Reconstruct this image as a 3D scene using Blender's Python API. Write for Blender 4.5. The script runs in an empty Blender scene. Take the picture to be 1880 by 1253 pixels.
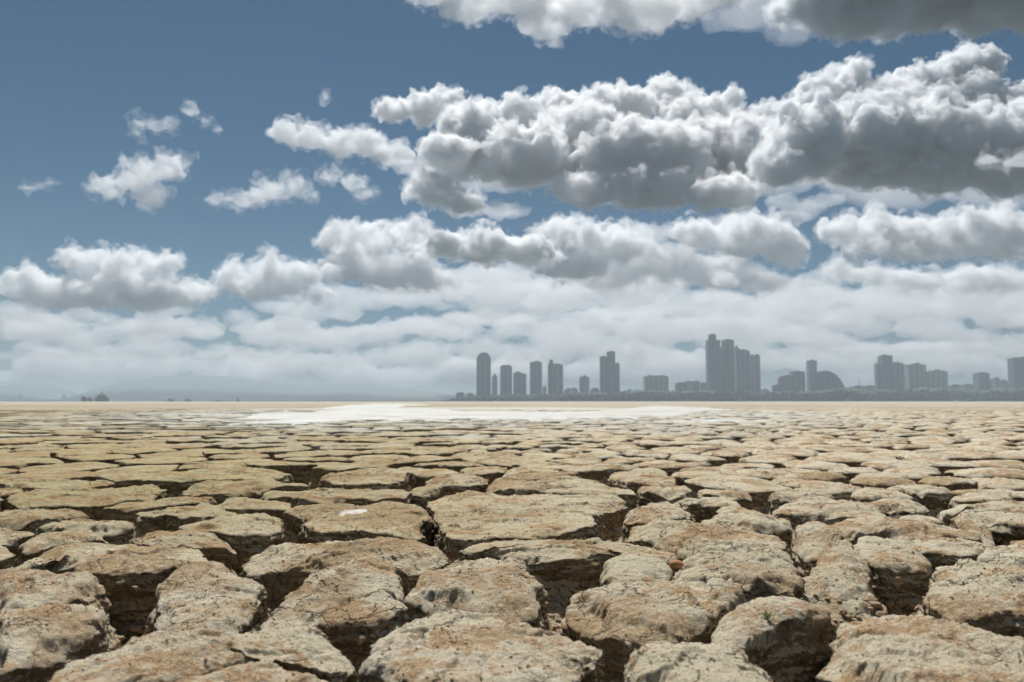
import bpy, bmesh, math, random, time
import numpy as np
from mathutils import Vector
R = math.radians
T0 = time.time()
random.seed(11)
RNG = np.random.default_rng(7)
sc = bpy.context.scene
COL = sc.collection

# ------------------------------------------------------------------ camera, sun, sky
F = 1462.0                       # focal length in photo pixels (28 mm on a 36 mm sensor, 1880 px wide)
HCAM = 0.5
PITCH = math.atan(110.5 / F)
cam = bpy.data.cameras.new('camera')
cam_o = bpy.data.objects.new('camera', cam)
COL.objects.link(cam_o)
sc.camera = cam_o
cam.sensor_width = 36
cam.lens = 28
cam.clip_start = 0.05
cam.clip_end = 200000
cam_o.location = (0, 0, HCAM)
cam_o.rotation_euler = (math.pi / 2 + PITCH, 0, 0)
cam.dof.use_dof = True
cam.dof.focus_distance = 3.2
cam.dof.aperture_fstop = 4.4
CM = np.array(cam_o.rotation_euler.to_matrix())


def ray(x, y):
    return CM @ np.array([(x - 940) / F, -(y - 626.5) / F, -1.0])


def at(x, y, D):
    v = ray(x, y)
    return np.array([0, 0, HCAM]) + v * (D / v[1])


def on_ground(x, y, z=0.0):
    v = ray(x, y)
    return np.array([0, 0, HCAM]) + v * ((z - HCAM) / v[2])


SUN_EL, SUN_AZ = R(59), R(-14)
W = bpy.data.worlds.new("World")
sc.world = W
W.use_nodes = True
nt = W.node_tree
sky = nt.nodes.new('ShaderNodeTexSky')
sky.sky_type = 'NISHITA'
sky.sun_disc = False
sky.sun_elevation = SUN_EL
sky.sun_rotation = SUN_AZ
sky.altitude = 1500
sky.air_density = 1.0
sky.dust_density = 1.6
hs = nt.nodes.new('ShaderNodeHueSaturation')
hs.inputs['Hue'].default_value = 0.478
hs.inputs['Saturation'].default_value = 1.2
hs.inputs['Value'].default_value = 1.0
nt.links.new(sky.outputs[0], hs.inputs['Color'])
tint = nt.nodes.new('ShaderNodeMix')
tint.data_type = 'RGBA'
tint.blend_type = 'MULTIPLY'
tint.inputs[0].default_value = 1.0
tint.inputs[7].default_value = (.72, .93, 1.10, 1)
nt.links.new(hs.outputs[0], tint.inputs[6])
nt.links.new(tint.outputs[2], nt.nodes['Background'].inputs[0])
nt.nodes['Background'].inputs[1].default_value = 0.034

sun = bpy.data.lights.new('sun', 'SUN')
sun.energy = 4.7
sun.angle = R(0.5)
sun.color = (1.0, 0.975, 0.935)
sun_o = bpy.data.objects.new('sun', sun)
COL.objects.link(sun_o)
sd = Vector((math.sin(SUN_AZ) * math.cos(SUN_EL), math.cos(SUN_AZ) * math.cos(SUN_EL), math.sin(SUN_EL)))
sun_o.rotation_euler = sd.to_track_quat('Z', 'Y').to_euler()
sun_o.location = (0, 0, 50)

C = sc.cycles
C.max_bounces = 20
C.volume_bounces = 16
C.use_adaptive_sampling = True
C.adaptive_threshold = 0.025
C.adaptive_min_samples = 20
C.volume_max_steps = 96
C.diffuse_bounces = 3
C.glossy_bounces = 2
C.transmission_bounces = 2
C.use_denoising = True
C.sample_clamp_indirect = 8
vs = sc.view_settings
vs.view_transform = 'Standard'
vs.look = 'None'
vs.gamma = 1
vs.exposure = 0.1
vs.use_curve_mapping = False


# ------------------------------------------------------------------ helpers
def tag(o, label=None, cat=None, group=None, kind=None):
    if label: o['label'] = label
    if cat: o['category'] = cat
    if group: o['group'] = group
    if kind: o['kind'] = kind
    return o


def mesh(name, V, Fa, mat=None, parent=None, smooth=True, loc=None):
    """Fa: int array (n,3) or (n,4), or a list of such arrays."""
    V = np.asarray(V, dtype=np.float64)
    fl = Fa if isinstance(Fa, list) else [Fa]
    fl = [np.asarray(f, dtype=np.int32) for f in fl if len(f)]
    me = bpy.data.meshes.new(name)
    if loc is not None:
        V = V - np.asarray(loc)
    me.vertices.add(len(V))
    me.vertices.foreach_set('co', V.astype(np.float32).ravel())
    loops = np.concatenate([f.ravel() for f in fl])
    tot = np.concatenate([np.full(len(f), f.shape[1], dtype=np.int32) for f in fl])
    me.loops.add(len(loops))
    me.loops.foreach_set('vertex_index', loops)
    me.polygons.add(len(tot))
    start = np.concatenate([[0], np.cumsum(tot)[:-1]]).astype(np.int32)
    me.polygons.foreach_set('loop_start', start)
    me.polygons.foreach_set('use_smooth', np.full(len(tot), bool(smooth)))
    me.update(calc_edges=True)
    me.validate()
    o = bpy.data.objects.new(name, me)
    COL.objects.link(o)
    if loc is not None:
        o.location = loc
    if mat: me.materials.append(mat)
    if parent: o.parent = parent
    return o


def empty(name, loc):
    o = bpy.data.objects.new(name, None)
    COL.objects.link(o)
    o.location = loc
    return o


def _h(ix, iy, iz, s):
    n = (ix * 374761393 + iy * 668265263 + iz * 2147483647 + s * 974634777) & 0xFFFFFFFF
    n = ((n ^ (n >> 13)) * 1274126177) & 0xFFFFFFFF
    n = ((n ^ (n >> 16)) * 2246822519) & 0xFFFFFFFF
    return n ^ (n >> 15)


def noise3(P, s=0):
    """Gradient noise, about -1..1."""
    P = np.asarray(P, dtype=np.float64)
    i = np.floor(P).astype(np.int64)
    f = P - i
    u = f * f * f * (f * (f * 6 - 15) + 10)
    out = 0
    for dx in (0, 1):
        wx = u[:, 0] if dx else 1 - u[:, 0]
        for dy in (0, 1):
            wy = u[:, 1] if dy else 1 - u[:, 1]
            for dz in (0, 1):
                wz = u[:, 2] if dz else 1 - u[:, 2]
                h = _h(i[:, 0] + dx, i[:, 1] + dy, i[:, 2] + dz, s)
                gx = ((h & 255) / 127.5 - 1)
                gy = (((h >> 8) & 255) / 127.5 - 1)
                gz = (((h >> 16) & 255) / 127.5 - 1)
                out = out + wx * wy * wz * (gx * (f[:, 0] - dx) + gy * (f[:, 1] - dy) + gz * (f[:, 2] - dz))
    return out * 1.3


def fbm(P, octv=4, s=0, gain=.5, lac=2.03, ridge=False):
    a = 1.0
    out = 0
    P = np.asarray(P, dtype=np.float64)
    for k in range(octv):
        n = noise3(P, s + k * 17)
        if ridge: n = 1 - 2 * np.abs(n)
        out = out + a * n
        a *= gain
        P = P * lac + 11.3
    return out


class NT:
    """small node-tree builder"""
    def __init__(self, name):
        self.m = bpy.data.materials.new(name)
        self.m.use_nodes = True
        self.t = self.m.node_tree
        self.t.nodes.clear()
        self.out = self.n('ShaderNodeOutputMaterial')

    def n(self, kind, **kw):
        nd = self.t.nodes.new(kind)
        for k, v in kw.items():
            if hasattr(nd, k) and not k[0].isupper(): setattr(nd, k, v)
        return nd

    def l(self, a, b): self.t.links.new(a, b)

    def val(self, sock, v):
        if hasattr(v, 'is_output'): self.l(v, sock)
        elif isinstance(v, tuple) and len(v) == 3 and sock.type == 'RGBA': sock.default_value = (*v, 1)
        else: sock.default_value = v

    def math(self, op, a, b=0.0, c=None, clamp=False):
        nd = self.n('ShaderNodeMath', operation=op)
        nd.use_clamp = clamp
        self.val(nd.inputs[0], a); self.val(nd.inputs[1], b)
        if c is not None: self.val(nd.inputs[2], c)
        return nd.outputs[0]

    def ramp(self, x, a, b, lo=0.0, hi=1.0):
        nd = self.n('ShaderNodeMapRange', interpolation_type='SMOOTHSTEP')
        self.val(nd.inputs[0], x)
        for k, v in zip((1, 2, 3, 4), (a, b, lo, hi)): nd.inputs[k].default_value = v
        return nd.outputs[0]

    def noise(self, vec, scale, detail=4, rough=.55, dist=0.0):
        nd = self.n('ShaderNodeTexNoise')
        self.l(vec, nd.inputs['Vector'])
        nd.inputs['Scale'].default_value = scale
        nd.inputs['Detail'].default_value = detail
        nd.inputs['Roughness'].default_value = rough
        nd.inputs['Distortion'].default_value = dist
        return nd.outputs[0]

    def mix(self, f, a, b, mode='MIX'):
        nd = self.n('ShaderNodeMix', data_type='RGBA', blend_type=mode)
        self.val(nd.inputs[0], f); self.val(nd.inputs[6], a); self.val(nd.inputs[7], b)
        return nd.outputs[2]

    def stretch(self, vec, s):
        nd = self.n('ShaderNodeVectorMath', operation='MULTIPLY')
        self.l(vec, nd.inputs[0]); nd.inputs[1].default_value = s
        return nd.outputs[0]


def mud_material(name, far=False):
    g = NT(name)
    geo = g.n('ShaderNodeNewGeometry')
    pos = geo.outputs['Position']
    xyz = g.n('ShaderNodeSeparateXYZ'); g.l(pos, xyz.inputs[0])
    nrm = g.n('ShaderNodeSeparateXYZ'); g.l(geo.outputs['True Normal'], nrm.inputs[0])
    big = g.noise(pos, .35, 3)
    mid = g.noise(pos, 3.2, 6, .6)
    fine = g.noise(pos, 38, 6, .65)
    grain = g.noise(pos, 210, 4, .7)
    # the plain runs from olive crust on one side to pale clay on the other
    side = g.ramp(g.math('ADD', xyz.outputs[0], g.math('MULTIPLY', g.math('SUBTRACT', big, .5), 5.0)), -2.6, 2.6)
    pale = g.mix(mid, PALE_A, PALE_B)
    olive = g.mix(mid, OLIVE_A, OLIVE_B)
    near = g.ramp(xyz.outputs[1], 1.8, 4.2)
    sidew = g.math('MAXIMUM', side, g.math('SUBTRACT', 1.0, near), clamp=True)
    base = g.mix(sidew, olive, pale)
    # rust-brown crumbs lying in patches
    rn = g.math('ADD', g.math('MULTIPLY', g.noise(pos, 4.2, 8, .62, .4), .65), g.math('MULTIPLY', fine, .35))
    rust = g.ramp(rn, .50, .565)
    rust = g.math('MULTIPLY', rust, g.ramp(grain, .35, .6, .15, .9))
    base = g.mix(rust, base, g.mix(fine, (.245, .125, .046), (.46, .265, .105)))
    oi = g.n('ShaderNodeObjectInfo')
    crust = g.ramp(g.math('ADD', g.noise(pos, 1.5, 7, .62, .5), g.math('MULTIPLY', g.math('SUBTRACT', oi.outputs['Random'], .5), .16)), .54, .63)
    crust = g.math('MULTIPLY', crust, g.ramp(g.noise(pos, 60, 4, .7), .30, .62, .25, .95))
    base = g.mix(crust, base, g.mix(fine, (.24, .155, .075), (.46, .33, .18)))
    base = g.mix(1.0, base, g.mix(oi.outputs['Random'], (.90, .885, .86), (1.0, 1.0, 1.0)), 'MULTIPLY')
    # grey film and small dark specks
    base = g.mix(g.math('MULTIPLY', g.ramp(g.noise(pos, 11, 6, .6, .6), .56, .68), .3), base, (.42, .39, .34))
    base = g.mix(g.math('MULTIPLY', g.ramp(fine, .60, .74), .4), base, (.20, .14, .085))
    base = g.mix(.55, base, g.mix(grain, (.35, .35, .35), (1.0, .98, .95)), 'OVERLAY')
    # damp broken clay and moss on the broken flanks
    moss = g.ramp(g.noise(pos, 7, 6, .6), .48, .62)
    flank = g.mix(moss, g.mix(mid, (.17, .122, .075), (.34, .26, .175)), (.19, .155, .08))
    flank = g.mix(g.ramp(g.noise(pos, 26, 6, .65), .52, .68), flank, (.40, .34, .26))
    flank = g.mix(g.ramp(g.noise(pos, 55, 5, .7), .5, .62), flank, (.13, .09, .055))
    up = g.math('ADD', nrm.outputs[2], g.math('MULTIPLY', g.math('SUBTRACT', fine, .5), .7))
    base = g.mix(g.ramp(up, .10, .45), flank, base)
    if far:
        v = g.n('ShaderNodeTexVoronoi', feature='DISTANCE_TO_EDGE')
        wob = g.n('ShaderNodeVectorMath', operation='ADD')
        nz = g.n('ShaderNodeTexNoise'); g.l(pos, nz.inputs[0]); nz.inputs['Scale'].default_value = 2.0
        g.l(pos, wob.inputs[0]); g.l(nz.outputs[1], wob.inputs[1]); g.l(wob.outputs[0], v.inputs['Vector'])
        v.inputs['Scale'].default_value = 1.6
        crack = g.ramp(v.outputs[0], .02, .09)
        crack = g.math('MAXIMUM', crack, g.ramp(xyz.outputs[1], 300, 700))
        base = g.mix(crack, (.09, .068, .045), base)
    # long pale and dark drifts across the open plain
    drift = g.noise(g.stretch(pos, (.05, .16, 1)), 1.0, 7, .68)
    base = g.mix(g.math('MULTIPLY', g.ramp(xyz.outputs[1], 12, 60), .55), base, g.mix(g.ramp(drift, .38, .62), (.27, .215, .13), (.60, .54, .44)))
    # soft salt bloom around the pan
    e = g.math('ADD', g.math('POWER', g.math('DIVIDE', g.math('ADD', xyz.outputs[0], 2.0), 17.0), 2.0),
               g.math('POWER', g.math('DIVIDE', g.math('SUBTRACT', xyz.outputs[1], 42.0), 30.0), 2.0))
    bloom = g.ramp(g.math('ADD', e, g.math('MULTIPLY', g.math('SUBTRACT', g.noise(pos, .5, 6, .65), .5), 2.6)), 1.3, .45)
    base = g.mix(g.math('MULTIPLY', bloom, .8), base, (.66, .64, .56))
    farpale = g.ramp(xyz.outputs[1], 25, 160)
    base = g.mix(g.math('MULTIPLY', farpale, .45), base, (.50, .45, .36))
    base = g.mix(g.ramp(xyz.outputs[1], 150, 600), base, (.56, .52, .44))  # pale horizon mist painted into the mud colour with distance
    # small drying cracks and pits as relief
    v2 = g.n('ShaderNodeTexVoronoi', feature='DISTANCE_TO_EDGE')
    wv = g.n('ShaderNodeVectorMath', operation='ADD')
    nz2 = g.n('ShaderNodeTexNoise'); g.l(pos, nz2.inputs[0]); nz2.inputs['Scale'].default_value = 9; nz2.inputs['Detail'].default_value = 4
    sc2 = g.n('ShaderNodeVectorMath', operation='SCALE'); g.l(nz2.outputs[1], sc2.inputs[0]); sc2.inputs['Scale'].default_value = .22
    g.l(pos, wv.inputs[0]); g.l(sc2.outputs[0], wv.inputs[1])
    g.l(g.stretch(wv.outputs[0], (.7, 1.0, 1.6)), v2.inputs['Vector'])
    v2.inputs['Scale'].default_value = 7.5
    hair = g.ramp(v2.outputs[0], .0, .035)
    hair = g.math('MAXIMUM', hair, g.ramp(g.noise(pos, 2.3, 3), .45, .55))
    base = g.mix(hair, g.mix(.6, base, (.10, .075, .05)), base)
    streak = g.noise(g.stretch(pos, (9, 30, 60)), 1.0, 6, .65, .5)
    hgt = g.math('ADD', g.math('MULTIPLY', fine, .8), g.math('MULTIPLY', grain, .5))
    hgt = g.math('ADD', hgt, g.math('MULTIPLY', hair, .5))
    hgt = g.math('ADD', hgt, g.math('MULTIPLY', streak, .35))
    b = g.n('ShaderNodeBump')
    b.inputs['Strength'].default_value = .9
    b.inputs['Distance'].default_value = .02
    g.l(hgt, b.inputs['Height'])
    p = g.n('ShaderNodeBsdfPrincipled')
    g.l(base, p.inputs['Base Color'])
    p.inputs['Roughness'].default_value = .93
    p.inputs['Specular IOR Level'].default_value = .15
    g.l(b.outputs[0], p.inputs['Normal'])
    g.l(p.outputs[0], g.out.inputs[0])
    return g.m


PALE_A, PALE_B = (.54, .435, .30), (.79, .68, .52)
OLIVE_A, OLIVE_B = (.36, .305, .165), (.53, .455, .275)


def plain_material(name, a, b, scale=1.0, rough=.85, spec=.2):
    g = NT(name)
    tc = g.n('ShaderNodeTexCoord')
    n = g.noise(tc.outputs['Object'], scale, 5)
    p = g.n('ShaderNodeBsdfPrincipled')
    g.l(g.mix(n, a, b), p.inputs['Base Color'])
    p.inputs['Roughness'].default_value = rough
    p.inputs['Specular IOR Level'].default_value = spec
    g.l(p.outputs[0], g.out.inputs[0])
    return g.m


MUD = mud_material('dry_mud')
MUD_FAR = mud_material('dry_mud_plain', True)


# ------------------------------------------------------------------ the slabs of dried mud
def PL(x0, pts): return [(x0 + X / 2.766, 800 + Y / 2.766) for X, Y in pts]
def Lp(*p): return PL(0, p)
def Cp(*p): return PL(620, p)
def Rp(*p): return PL(1240, p)


# label, outline of the top as seen, height of the top, pillow (how domed), tilt toward the viewer
TR = [
 ('broad sandy slab at the lower left corner with a long ragged far edge', Lp((250,1253),(330,1190),(440,1130),(560,1065),(700,1015),(850,1000),(1000,1008),(1150,1000),(1250,985),(1400,975),(1520,958),(1640,965),(1720,1020),(1760,1080),(1730,1150),(1650,1190),(1500,1165),(1360,1135),(1180,1145),(1000,1190),(800,1250),(500,1330),(200,1330)), 0.0, .02, .0),
 ('sandy slab cut by the lower frame edge in front of the broad ragged slab', Lp((760,1300),(950,1215),(1180,1172),(1350,1165),(1500,1195),(1650,1222),(1770,1260),(1850,1340),(1400,1420),(700,1420)), 0.0, .02, 0),
 ('slab cut by the left frame edge beside the deepest dark hole', Lp((-60,905),(150,890),(300,880),(420,890),(540,905),(580,940),(520,975),(420,1000),(330,1030),(200,1070),(100,1110),(-60,1140)), 0.0, .025, .02),
 ('rust speckled slab cut by the left frame edge with a crumbling right end', Lp((-60,705),(100,695),(230,700),(340,725),(420,715),(520,710),(560,730),(500,760),(440,790),(350,820),(200,840),(60,850),(-60,870)), 0.0, .02, .02),
 ('long slab with jagged overhanging front edge above the deepest hole', Lp((100,640),(150,590),(260,570),(400,550),(560,550),(720,560),(860,560),(1030,575),(1050,600),(1130,650),(1120,685),(1000,672),(880,668),(760,685),(620,690),(440,685),(380,660),(250,640),(130,655)), 0.0, .015, 0),
 ('narrow pale slab lying behind the long jagged slab at left', Lp((100,560),(150,510),(240,485),(400,480),(530,490),(530,525),(430,540),(300,548),(180,575),(110,590)), .0, .02, 0),
 ('lumpy broken slab with two stepped ledges right of the deepest hole', Lp((760,830),(790,760),(900,715),(1000,700),(1110,695),(1160,720),(1250,740),(1350,780),(1340,820),(1300,870),(1240,910),(1180,965),(1000,985),(900,960),(830,920),(800,880)), -.01, .03, .03),
 ('grey domed slab with long sloping left end beside the lumpy broken slab', [(465,1140),(490,1112),(520,1092),(560,1070),(610,1052),(660,1045),(700,1040),(730,1048),(738,1062),(735,1078),(738,1095),(740,1110),(700,1122),(650,1120),(600,1127),(550,1140),(500,1150)], .01, .05, .03),
 ('flat topped slab with dark undercut front behind the long jagged slab', Lp((660,535),(720,500),(800,475),(950,465),(1060,490),(1160,510),(1205,540),(1190,560),(1080,560),(960,552),(850,550),(720,545)), .0, .015, 0),
 ('rust brown slab with a rounded ragged right end beside a dark gully', Lp((900,455),(1000,430),(1150,400),(1270,382),(1400,395),(1430,410),(1420,440),(1455,475),(1350,505),(1250,505),(1160,490),(1060,470),(950,460)), .0, .015, 0),
 ('wide rust covered slab spanning the gap left of the central boulders', Lp((1240,610),(1300,580),(1400,555),(1550,545),(1700,535),(1850,520),(2060,525),(2190,550),(2300,610),(2200,640),(2000,650),(1850,660),(1640,655),(1500,668),(1400,690),(1290,715),(1250,690),(1280,650)), .0, .015, 0),
 ('slab with a white salt stain on its top', [(515,935),(560,926),(640,925),(720,922),(785,930),(785,948),(770,960),(780,976),(740,983),(650,972),(590,976),(555,966),(575,952),(545,944)], .0, .01, 0),
 ('broad flat olive slab at the left with a ragged right tip', Lp((30,310),(100,285),(250,265),(450,262),(650,242),(780,245),(860,265),(800,295),(760,320),(620,330),(480,345),(300,345),(90,348)), 0, .005, 0),
 ('thin slab cut by the left frame edge under the broad olive slab', Lp((-40,392),(140,378),(330,380),(480,384),(440,402),(330,412),(200,428),(90,440),(-40,432)), 0, .005, 0),
 ('small whitish topped slab behind the narrow pale slab at left', Lp((160,455),(300,432),(450,418),(560,425),(690,430),(670,462),(600,472),(480,476),(330,468),(250,475)), 0, .01, 0),
 ('thin slab with a pointed right end behind the flat undercut slab', Lp((650,392),(760,375),(900,353),(1100,347),(1220,370),(1180,385),(1060,408),(940,410),(860,394),(740,402)), 0, .008, 0),
 ('long thin slab lying between two dark slits at left', Lp((500,358),(620,338),(760,330),(900,308),(1070,302),(1060,330),(900,344),(760,356),(600,366)), 0, .005, 0),
 ('flat slab with a notched front edge left of the salt stained slab', Lp((910,265),(1000,240),(1200,230),(1400,228),(1540,240),(1590,252),(1430,256),(1280,268),(1250,290),(1100,292),(980,283)), 0, .006, 0),
 ('long flat slab directly behind the salt stained slab', Lp((1330,290),(1400,272),(1700,265),(1950,270),(2100,280),(2050,300),(1900,310),(1760,315),(1550,322),(1480,310),(1350,303)), 0, .006, 0),
 ('long olive slab ending at a square pit', Lp((500,200),(650,190),(900,180),(1100,165),(1300,160),(1480,165),(1490,185),(1400,208),(1200,220),(1000,225),(700,224),(540,218)), 0, .005, 0),
 ('olive slab with a tapering right end at the left frame edge', Lp((-30,212),(150,222),(400,225),(620,238),(440,258),(330,270),(180,268),(60,248),(-30,235)), 0, .005, 0),
 ('rounded slab right of the square pit', Lp((1620,205),(1700,180),(1900,170),(2050,175),(2080,200),(1950,235),(1800,250),(1690,245)), 0, .01, 0),
 ('biggest pale slab at the lower centre with rust patches and fine cracks', Cp((235,1020),(260,970),(400,930),(520,918),(590,903),(700,915),(830,915),(960,945),(1070,995),(1190,1020),(1320,1060),(1340,1110),(1240,1130),(1235,1190),(1200,1260),(1000,1350),(600,1350),(330,1270),(220,1200),(105,1190),(105,1165),(160,1110)), .0, .025, 0),
 ('domed two tiered boulder of mud at the centre of the foreground', Cp((320,785),(400,730),(520,680),(620,650),(750,635),(860,655),(960,680),(1025,715),(1030,760),(1045,820),(960,845),(800,850),(650,840),(585,820),(500,805),(400,790)), .01, .05, .03),
 ('pale slab with a large rust patch right of the domed boulder', Cp((1175,830),(1230,800),(1330,778),(1500,770),(1650,770),(1780,760),(1900,770),(1990,800),(1950,860),(1850,920),(1770,960),(1650,990),(1520,995),(1420,950),(1300,920),(1220,870)), .0, .02, .02),
 ('long narrow slab with a dark hollow beneath its left end', Cp((580,580),(680,545),(850,522),(1000,530),(1200,545),(1400,535),(1560,540),(1680,570),(1735,610),(1650,632),(1500,612),(1350,606),(1240,614),(1100,614),(950,612),(850,602),(740,594),(640,600)), .0, .02, 0),
 ('rounded grey boulder of mud beside a small orange lump', Cp((1320,690),(1370,650),(1450,630),(1580,630),(1680,655),(1710,700),(1690,740),(1550,742),(1450,738),(1350,730)), .02, .04, .02),
 ('wide sunken brown slab with a pale raised rim', Cp((450,320),(520,285),(640,272),(800,290),(1000,290),(1200,300),(1400,295),(1480,320),(1420,345),(1330,380),(1290,420),(1330,450),(1200,462),(1050,488),(900,500),(760,512),(640,525),(560,520),(530,470),(500,400)), .0, -.02, 0),
 ('smooth pale slab right of the wide sunken brown slab', Cp((1430,400),(1500,365),(1620,345),(1770,350),(1800,365),(1770,415),(1650,422),(1560,432),(1470,440)), .0, .03, 0),
 ('long pale slab with rust at its front left of the knuckled block', [(1145,978),(1175,965),(1230,963),(1290,975),(1350,972),(1420,983),(1450,992),(1420,1005),(1340,1003),(1300,1010),(1240,1005),(1190,995)], .0, .03, .02),
 ('knuckled block at the end of the long pale slab', Rp((590,515),(640,482),(740,470),(840,500),(890,545),(840,562),(720,570),(640,562)), .01, .04, .03),
 ('domed slab with dark right end behind the long pale slab', Rp((90,440),(200,405),(350,393),(500,410),(600,440),(620,465),(520,472),(400,462),(280,458),(150,465)), .0, .035, .01),
 ('pale domed slab with a chipped front on the right', Rp((500,370),(600,335),(700,325),(850,335),(980,350),(1080,390),(1090,418),(980,420),(880,408),(760,402),(620,402),(520,390)), 0, .03, 0),
 ('very long smooth slab winding across the right', Rp((680,468),(760,445),(850,415),(980,410),(1060,440),(1200,440),(1350,460),(1500,480),(1580,522),(1500,530),(1350,512),(1150,494),(1000,488),(850,492),(760,478)), 0, .03, 0),
 ('pale slab with a rust streak beside the right frame edge', Rp((1060,540),(1140,512),(1300,512),(1500,532),(1650,555),(1700,572),(1560,598),(1400,600),(1290,588),(1160,568)), 0, .03, 0),
 ('slab tipping into the widest dark gully on the right', Rp((850,590),(900,568),(1000,562),(1130,568),(1290,604),(1335,645),(1200,650),(1080,642),(960,625)), 0, .02, .03),
 ('narrow slab at the right frame edge above the layered block', Rp((1530,600),(1640,570),(1800,562),(1950,600),(1950,640),(1760,648),(1600,625)), 0, .02, 0),
 ('big domed slab right of the rounded grey boulder', Rp((0,650),(150,612),(330,600),(500,602),(600,640),(680,690),(650,740),(560,732),(450,722),(300,720),(150,730),(40,722),(-10,690)), .01, .05, .03),
 ('sunken brown block sliding into the crack on the right', Rp((700,700),(760,670),(860,655),(930,680),(980,710),(1030,770),(1100,825),(1000,855),(850,850),(700,830),(580,825),(560,780),(620,745),(680,735)), -.04, .04, .06),
 ('layered block with a notched side cut by the right frame edge', Rp((1265,690),(1350,665),(1500,660),(1700,670),(1950,700),(1950,850),(1800,850),(1650,850),(1500,865),(1380,850),(1310,830),(1285,780),(1300,740)), .0, .03, .02),
 ('huge pale slab filling the lower right corner', Rp((820,930),(900,890),(1000,880),(1150,885),(1300,910),(1450,960),(1600,1020),(1720,1060),(1950,1070),(1950,1350),(900,1350),(845,1220),(790,1140),(745,1110),(800,1060),(830,1000)), .0, .02, 0),
 ('slab with a tiny green sprout on its top', Rp((190,960),(270,900),(380,858),(520,852),(650,862),(770,890),(790,915),(650,938),(520,955),(420,985),(330,1020),(250,1005)), .0, .03, .02),
 ('smooth pale slab cut by the lower frame edge left of the corner slab', Rp((-190,1060),(-80,1030),(60,1045),(200,1048),(320,1050),(370,1100),(450,1170),(560,1253),(500,1350),(-170,1350),(-250,1150)), .0, .03, 0),
 ('small dark tilted block behind the slab with the sprout', Rp((100,850),(170,800),(230,790),(320,820),(360,845),(300,860),(220,890),(150,905)), -.01, .03, .05),
 ('short thin slab wedged behind the winding slab on the right', Rp((1100,420),(1150,402),(1250,400),(1380,428),(1380,442),(1250,440)), 0, .02, 0),
 ('tongue shaped slab sloping down near the right frame edge', Rp((1410,432),(1480,418),(1570,442),(1660,500),(1560,495),(1450,462)), 0, .02, .03),
 ('pale slab at the right frame edge behind the tongue shaped slab', Rp((1390,396),(1500,387),(1700,402),(1950,424),(1950,462),(1750,450),(1600,432),(1490,408)), 0, .02, 0),
 ('wide smooth slab at the right frame edge with a low ridge', Rp((1330,362),(1480,342),(1700,337),(1950,345),(1950,398),(1700,384),(1500,378),(1380,384)), 0, .02, 0),
 ('low domed slab behind the chipped pale slab on the right', Rp((450,308),(520,280),(640,264),(760,285),(810,318),(700,322),(560,316)), 0, .03, 0),
 ('slab with shaded front left of the low domed slab', Rp((10,330),(150,312),(300,325),(350,350),(250,356),(150,344),(40,348)), 0, .02, 0),
 ('small grey slab with a pitted left end on the right', Rp((880,285),(960,264),(1050,275),(1190,300),(1210,314),(1080,312),(980,318),(900,308)), 0, .025, 0),
 ('rust dusted slab with a sloping right end behind the winding slab', Rp((920,342),(1040,325),(1200,337),(1300,380),(1180,382),(1050,356)), 0, .02, 0),
 ('long thin slab behind the slab with shaded front', Rp((130,262),(280,275),(420,295),(300,302),(150,298),(110,285)), 0, .015, 0),
 ('pale humped slab beside the small grey pitted slab', Rp((1060,272),(1200,247),(1350,257),(1420,288),(1300,298),(1180,286)), 0, .025, 0),
 ('pale humped slab near the right frame edge with a dark notch', Rp((1380,312),(1500,280),(1650,284),(1760,318),(1680,328),(1480,326)), 0, .025, 0),
 ('small pale sliver of a slab behind the domed slab with dark end', Rp((200,385),(230,364),(330,363),(400,385),(300,392)), 0, .015, 0),
 ('broad slab with a stepped front behind the wide sunken slab', Cp((720,255),(850,217),(1000,210),(1200,207),(1360,232),(1380,258),(1300,262),(1140,258),(950,268),(820,272)), 0, .02, 0),
 ('small humped slab left of the broad slab with stepped front', Cp((420,235),(540,205),(620,187),(720,197),(785,232),(700,240),(560,244)), 0, .02, 0),
 ('small low slab in front of the small humped slab', Cp((360,280),(430,257),(550,262),(480,286),(410,290)), 0, .015, 0),
 ('thin slab lying behind the broad slab with stepped front', Cp((810,190),(900,168),(1080,172),(1250,192),(1150,198),(950,204),(850,208)), 0, .01, 0),
 ('flat slab at the foot of the forked dark crack', Cp((550,92),(700,82),(850,87),(1000,110),(1120,115),(1000,128),(850,130),(680,128),(600,115)), 0, .008, 0),
 ('slab bordering the dark pit right of the broad stepped slab', Cp((1360,192),(1450,183),(1650,192),(1740,228),(1660,242),(1500,235),(1410,216)), 0, .015, 0),
 ('rust edged slab behind the smooth pale slab', Cp((1510,262),(1640,256),(1780,265),(1790,296),(1700,298),(1560,286)), 0, .015, 0),
]


def poly_area(P):
    x, y = P[:, 0], P[:, 1]
    return .5 * np.sum(x * np.roll(y, -1) - y * np.roll(x, -1))


def poly_centroid(P):
    x, y = P[:, 0], P[:, 1]
    k = x * np.roll(y, -1) - y * np.roll(x, -1)
    A = k.sum() / 2
    return np.array([((x + np.roll(x, -1)) * k).sum(), ((y + np.roll(y, -1)) * k).sum()]) / (6 * A)


def chaikin(P, n):
    for _ in range(n):
        Q = np.roll(P, -1, 0)
        P = np.stack([P * .75 + Q * .25, P * .25 + Q * .75], 1).reshape(-1, 2)
    return P


def resample(P, n):
    Q = np.vstack([P, P[:1]])
    d = np.concatenate([[0], np.cumsum(np.linalg.norm(np.diff(Q, axis=0), axis=1))])
    t = np.linspace(0, d[-1], n, endpoint=False)
    return np.stack([np.interp(t, d, Q[:, 0]), np.interp(t, d, Q[:, 1])], 1), d[-1]


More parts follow.
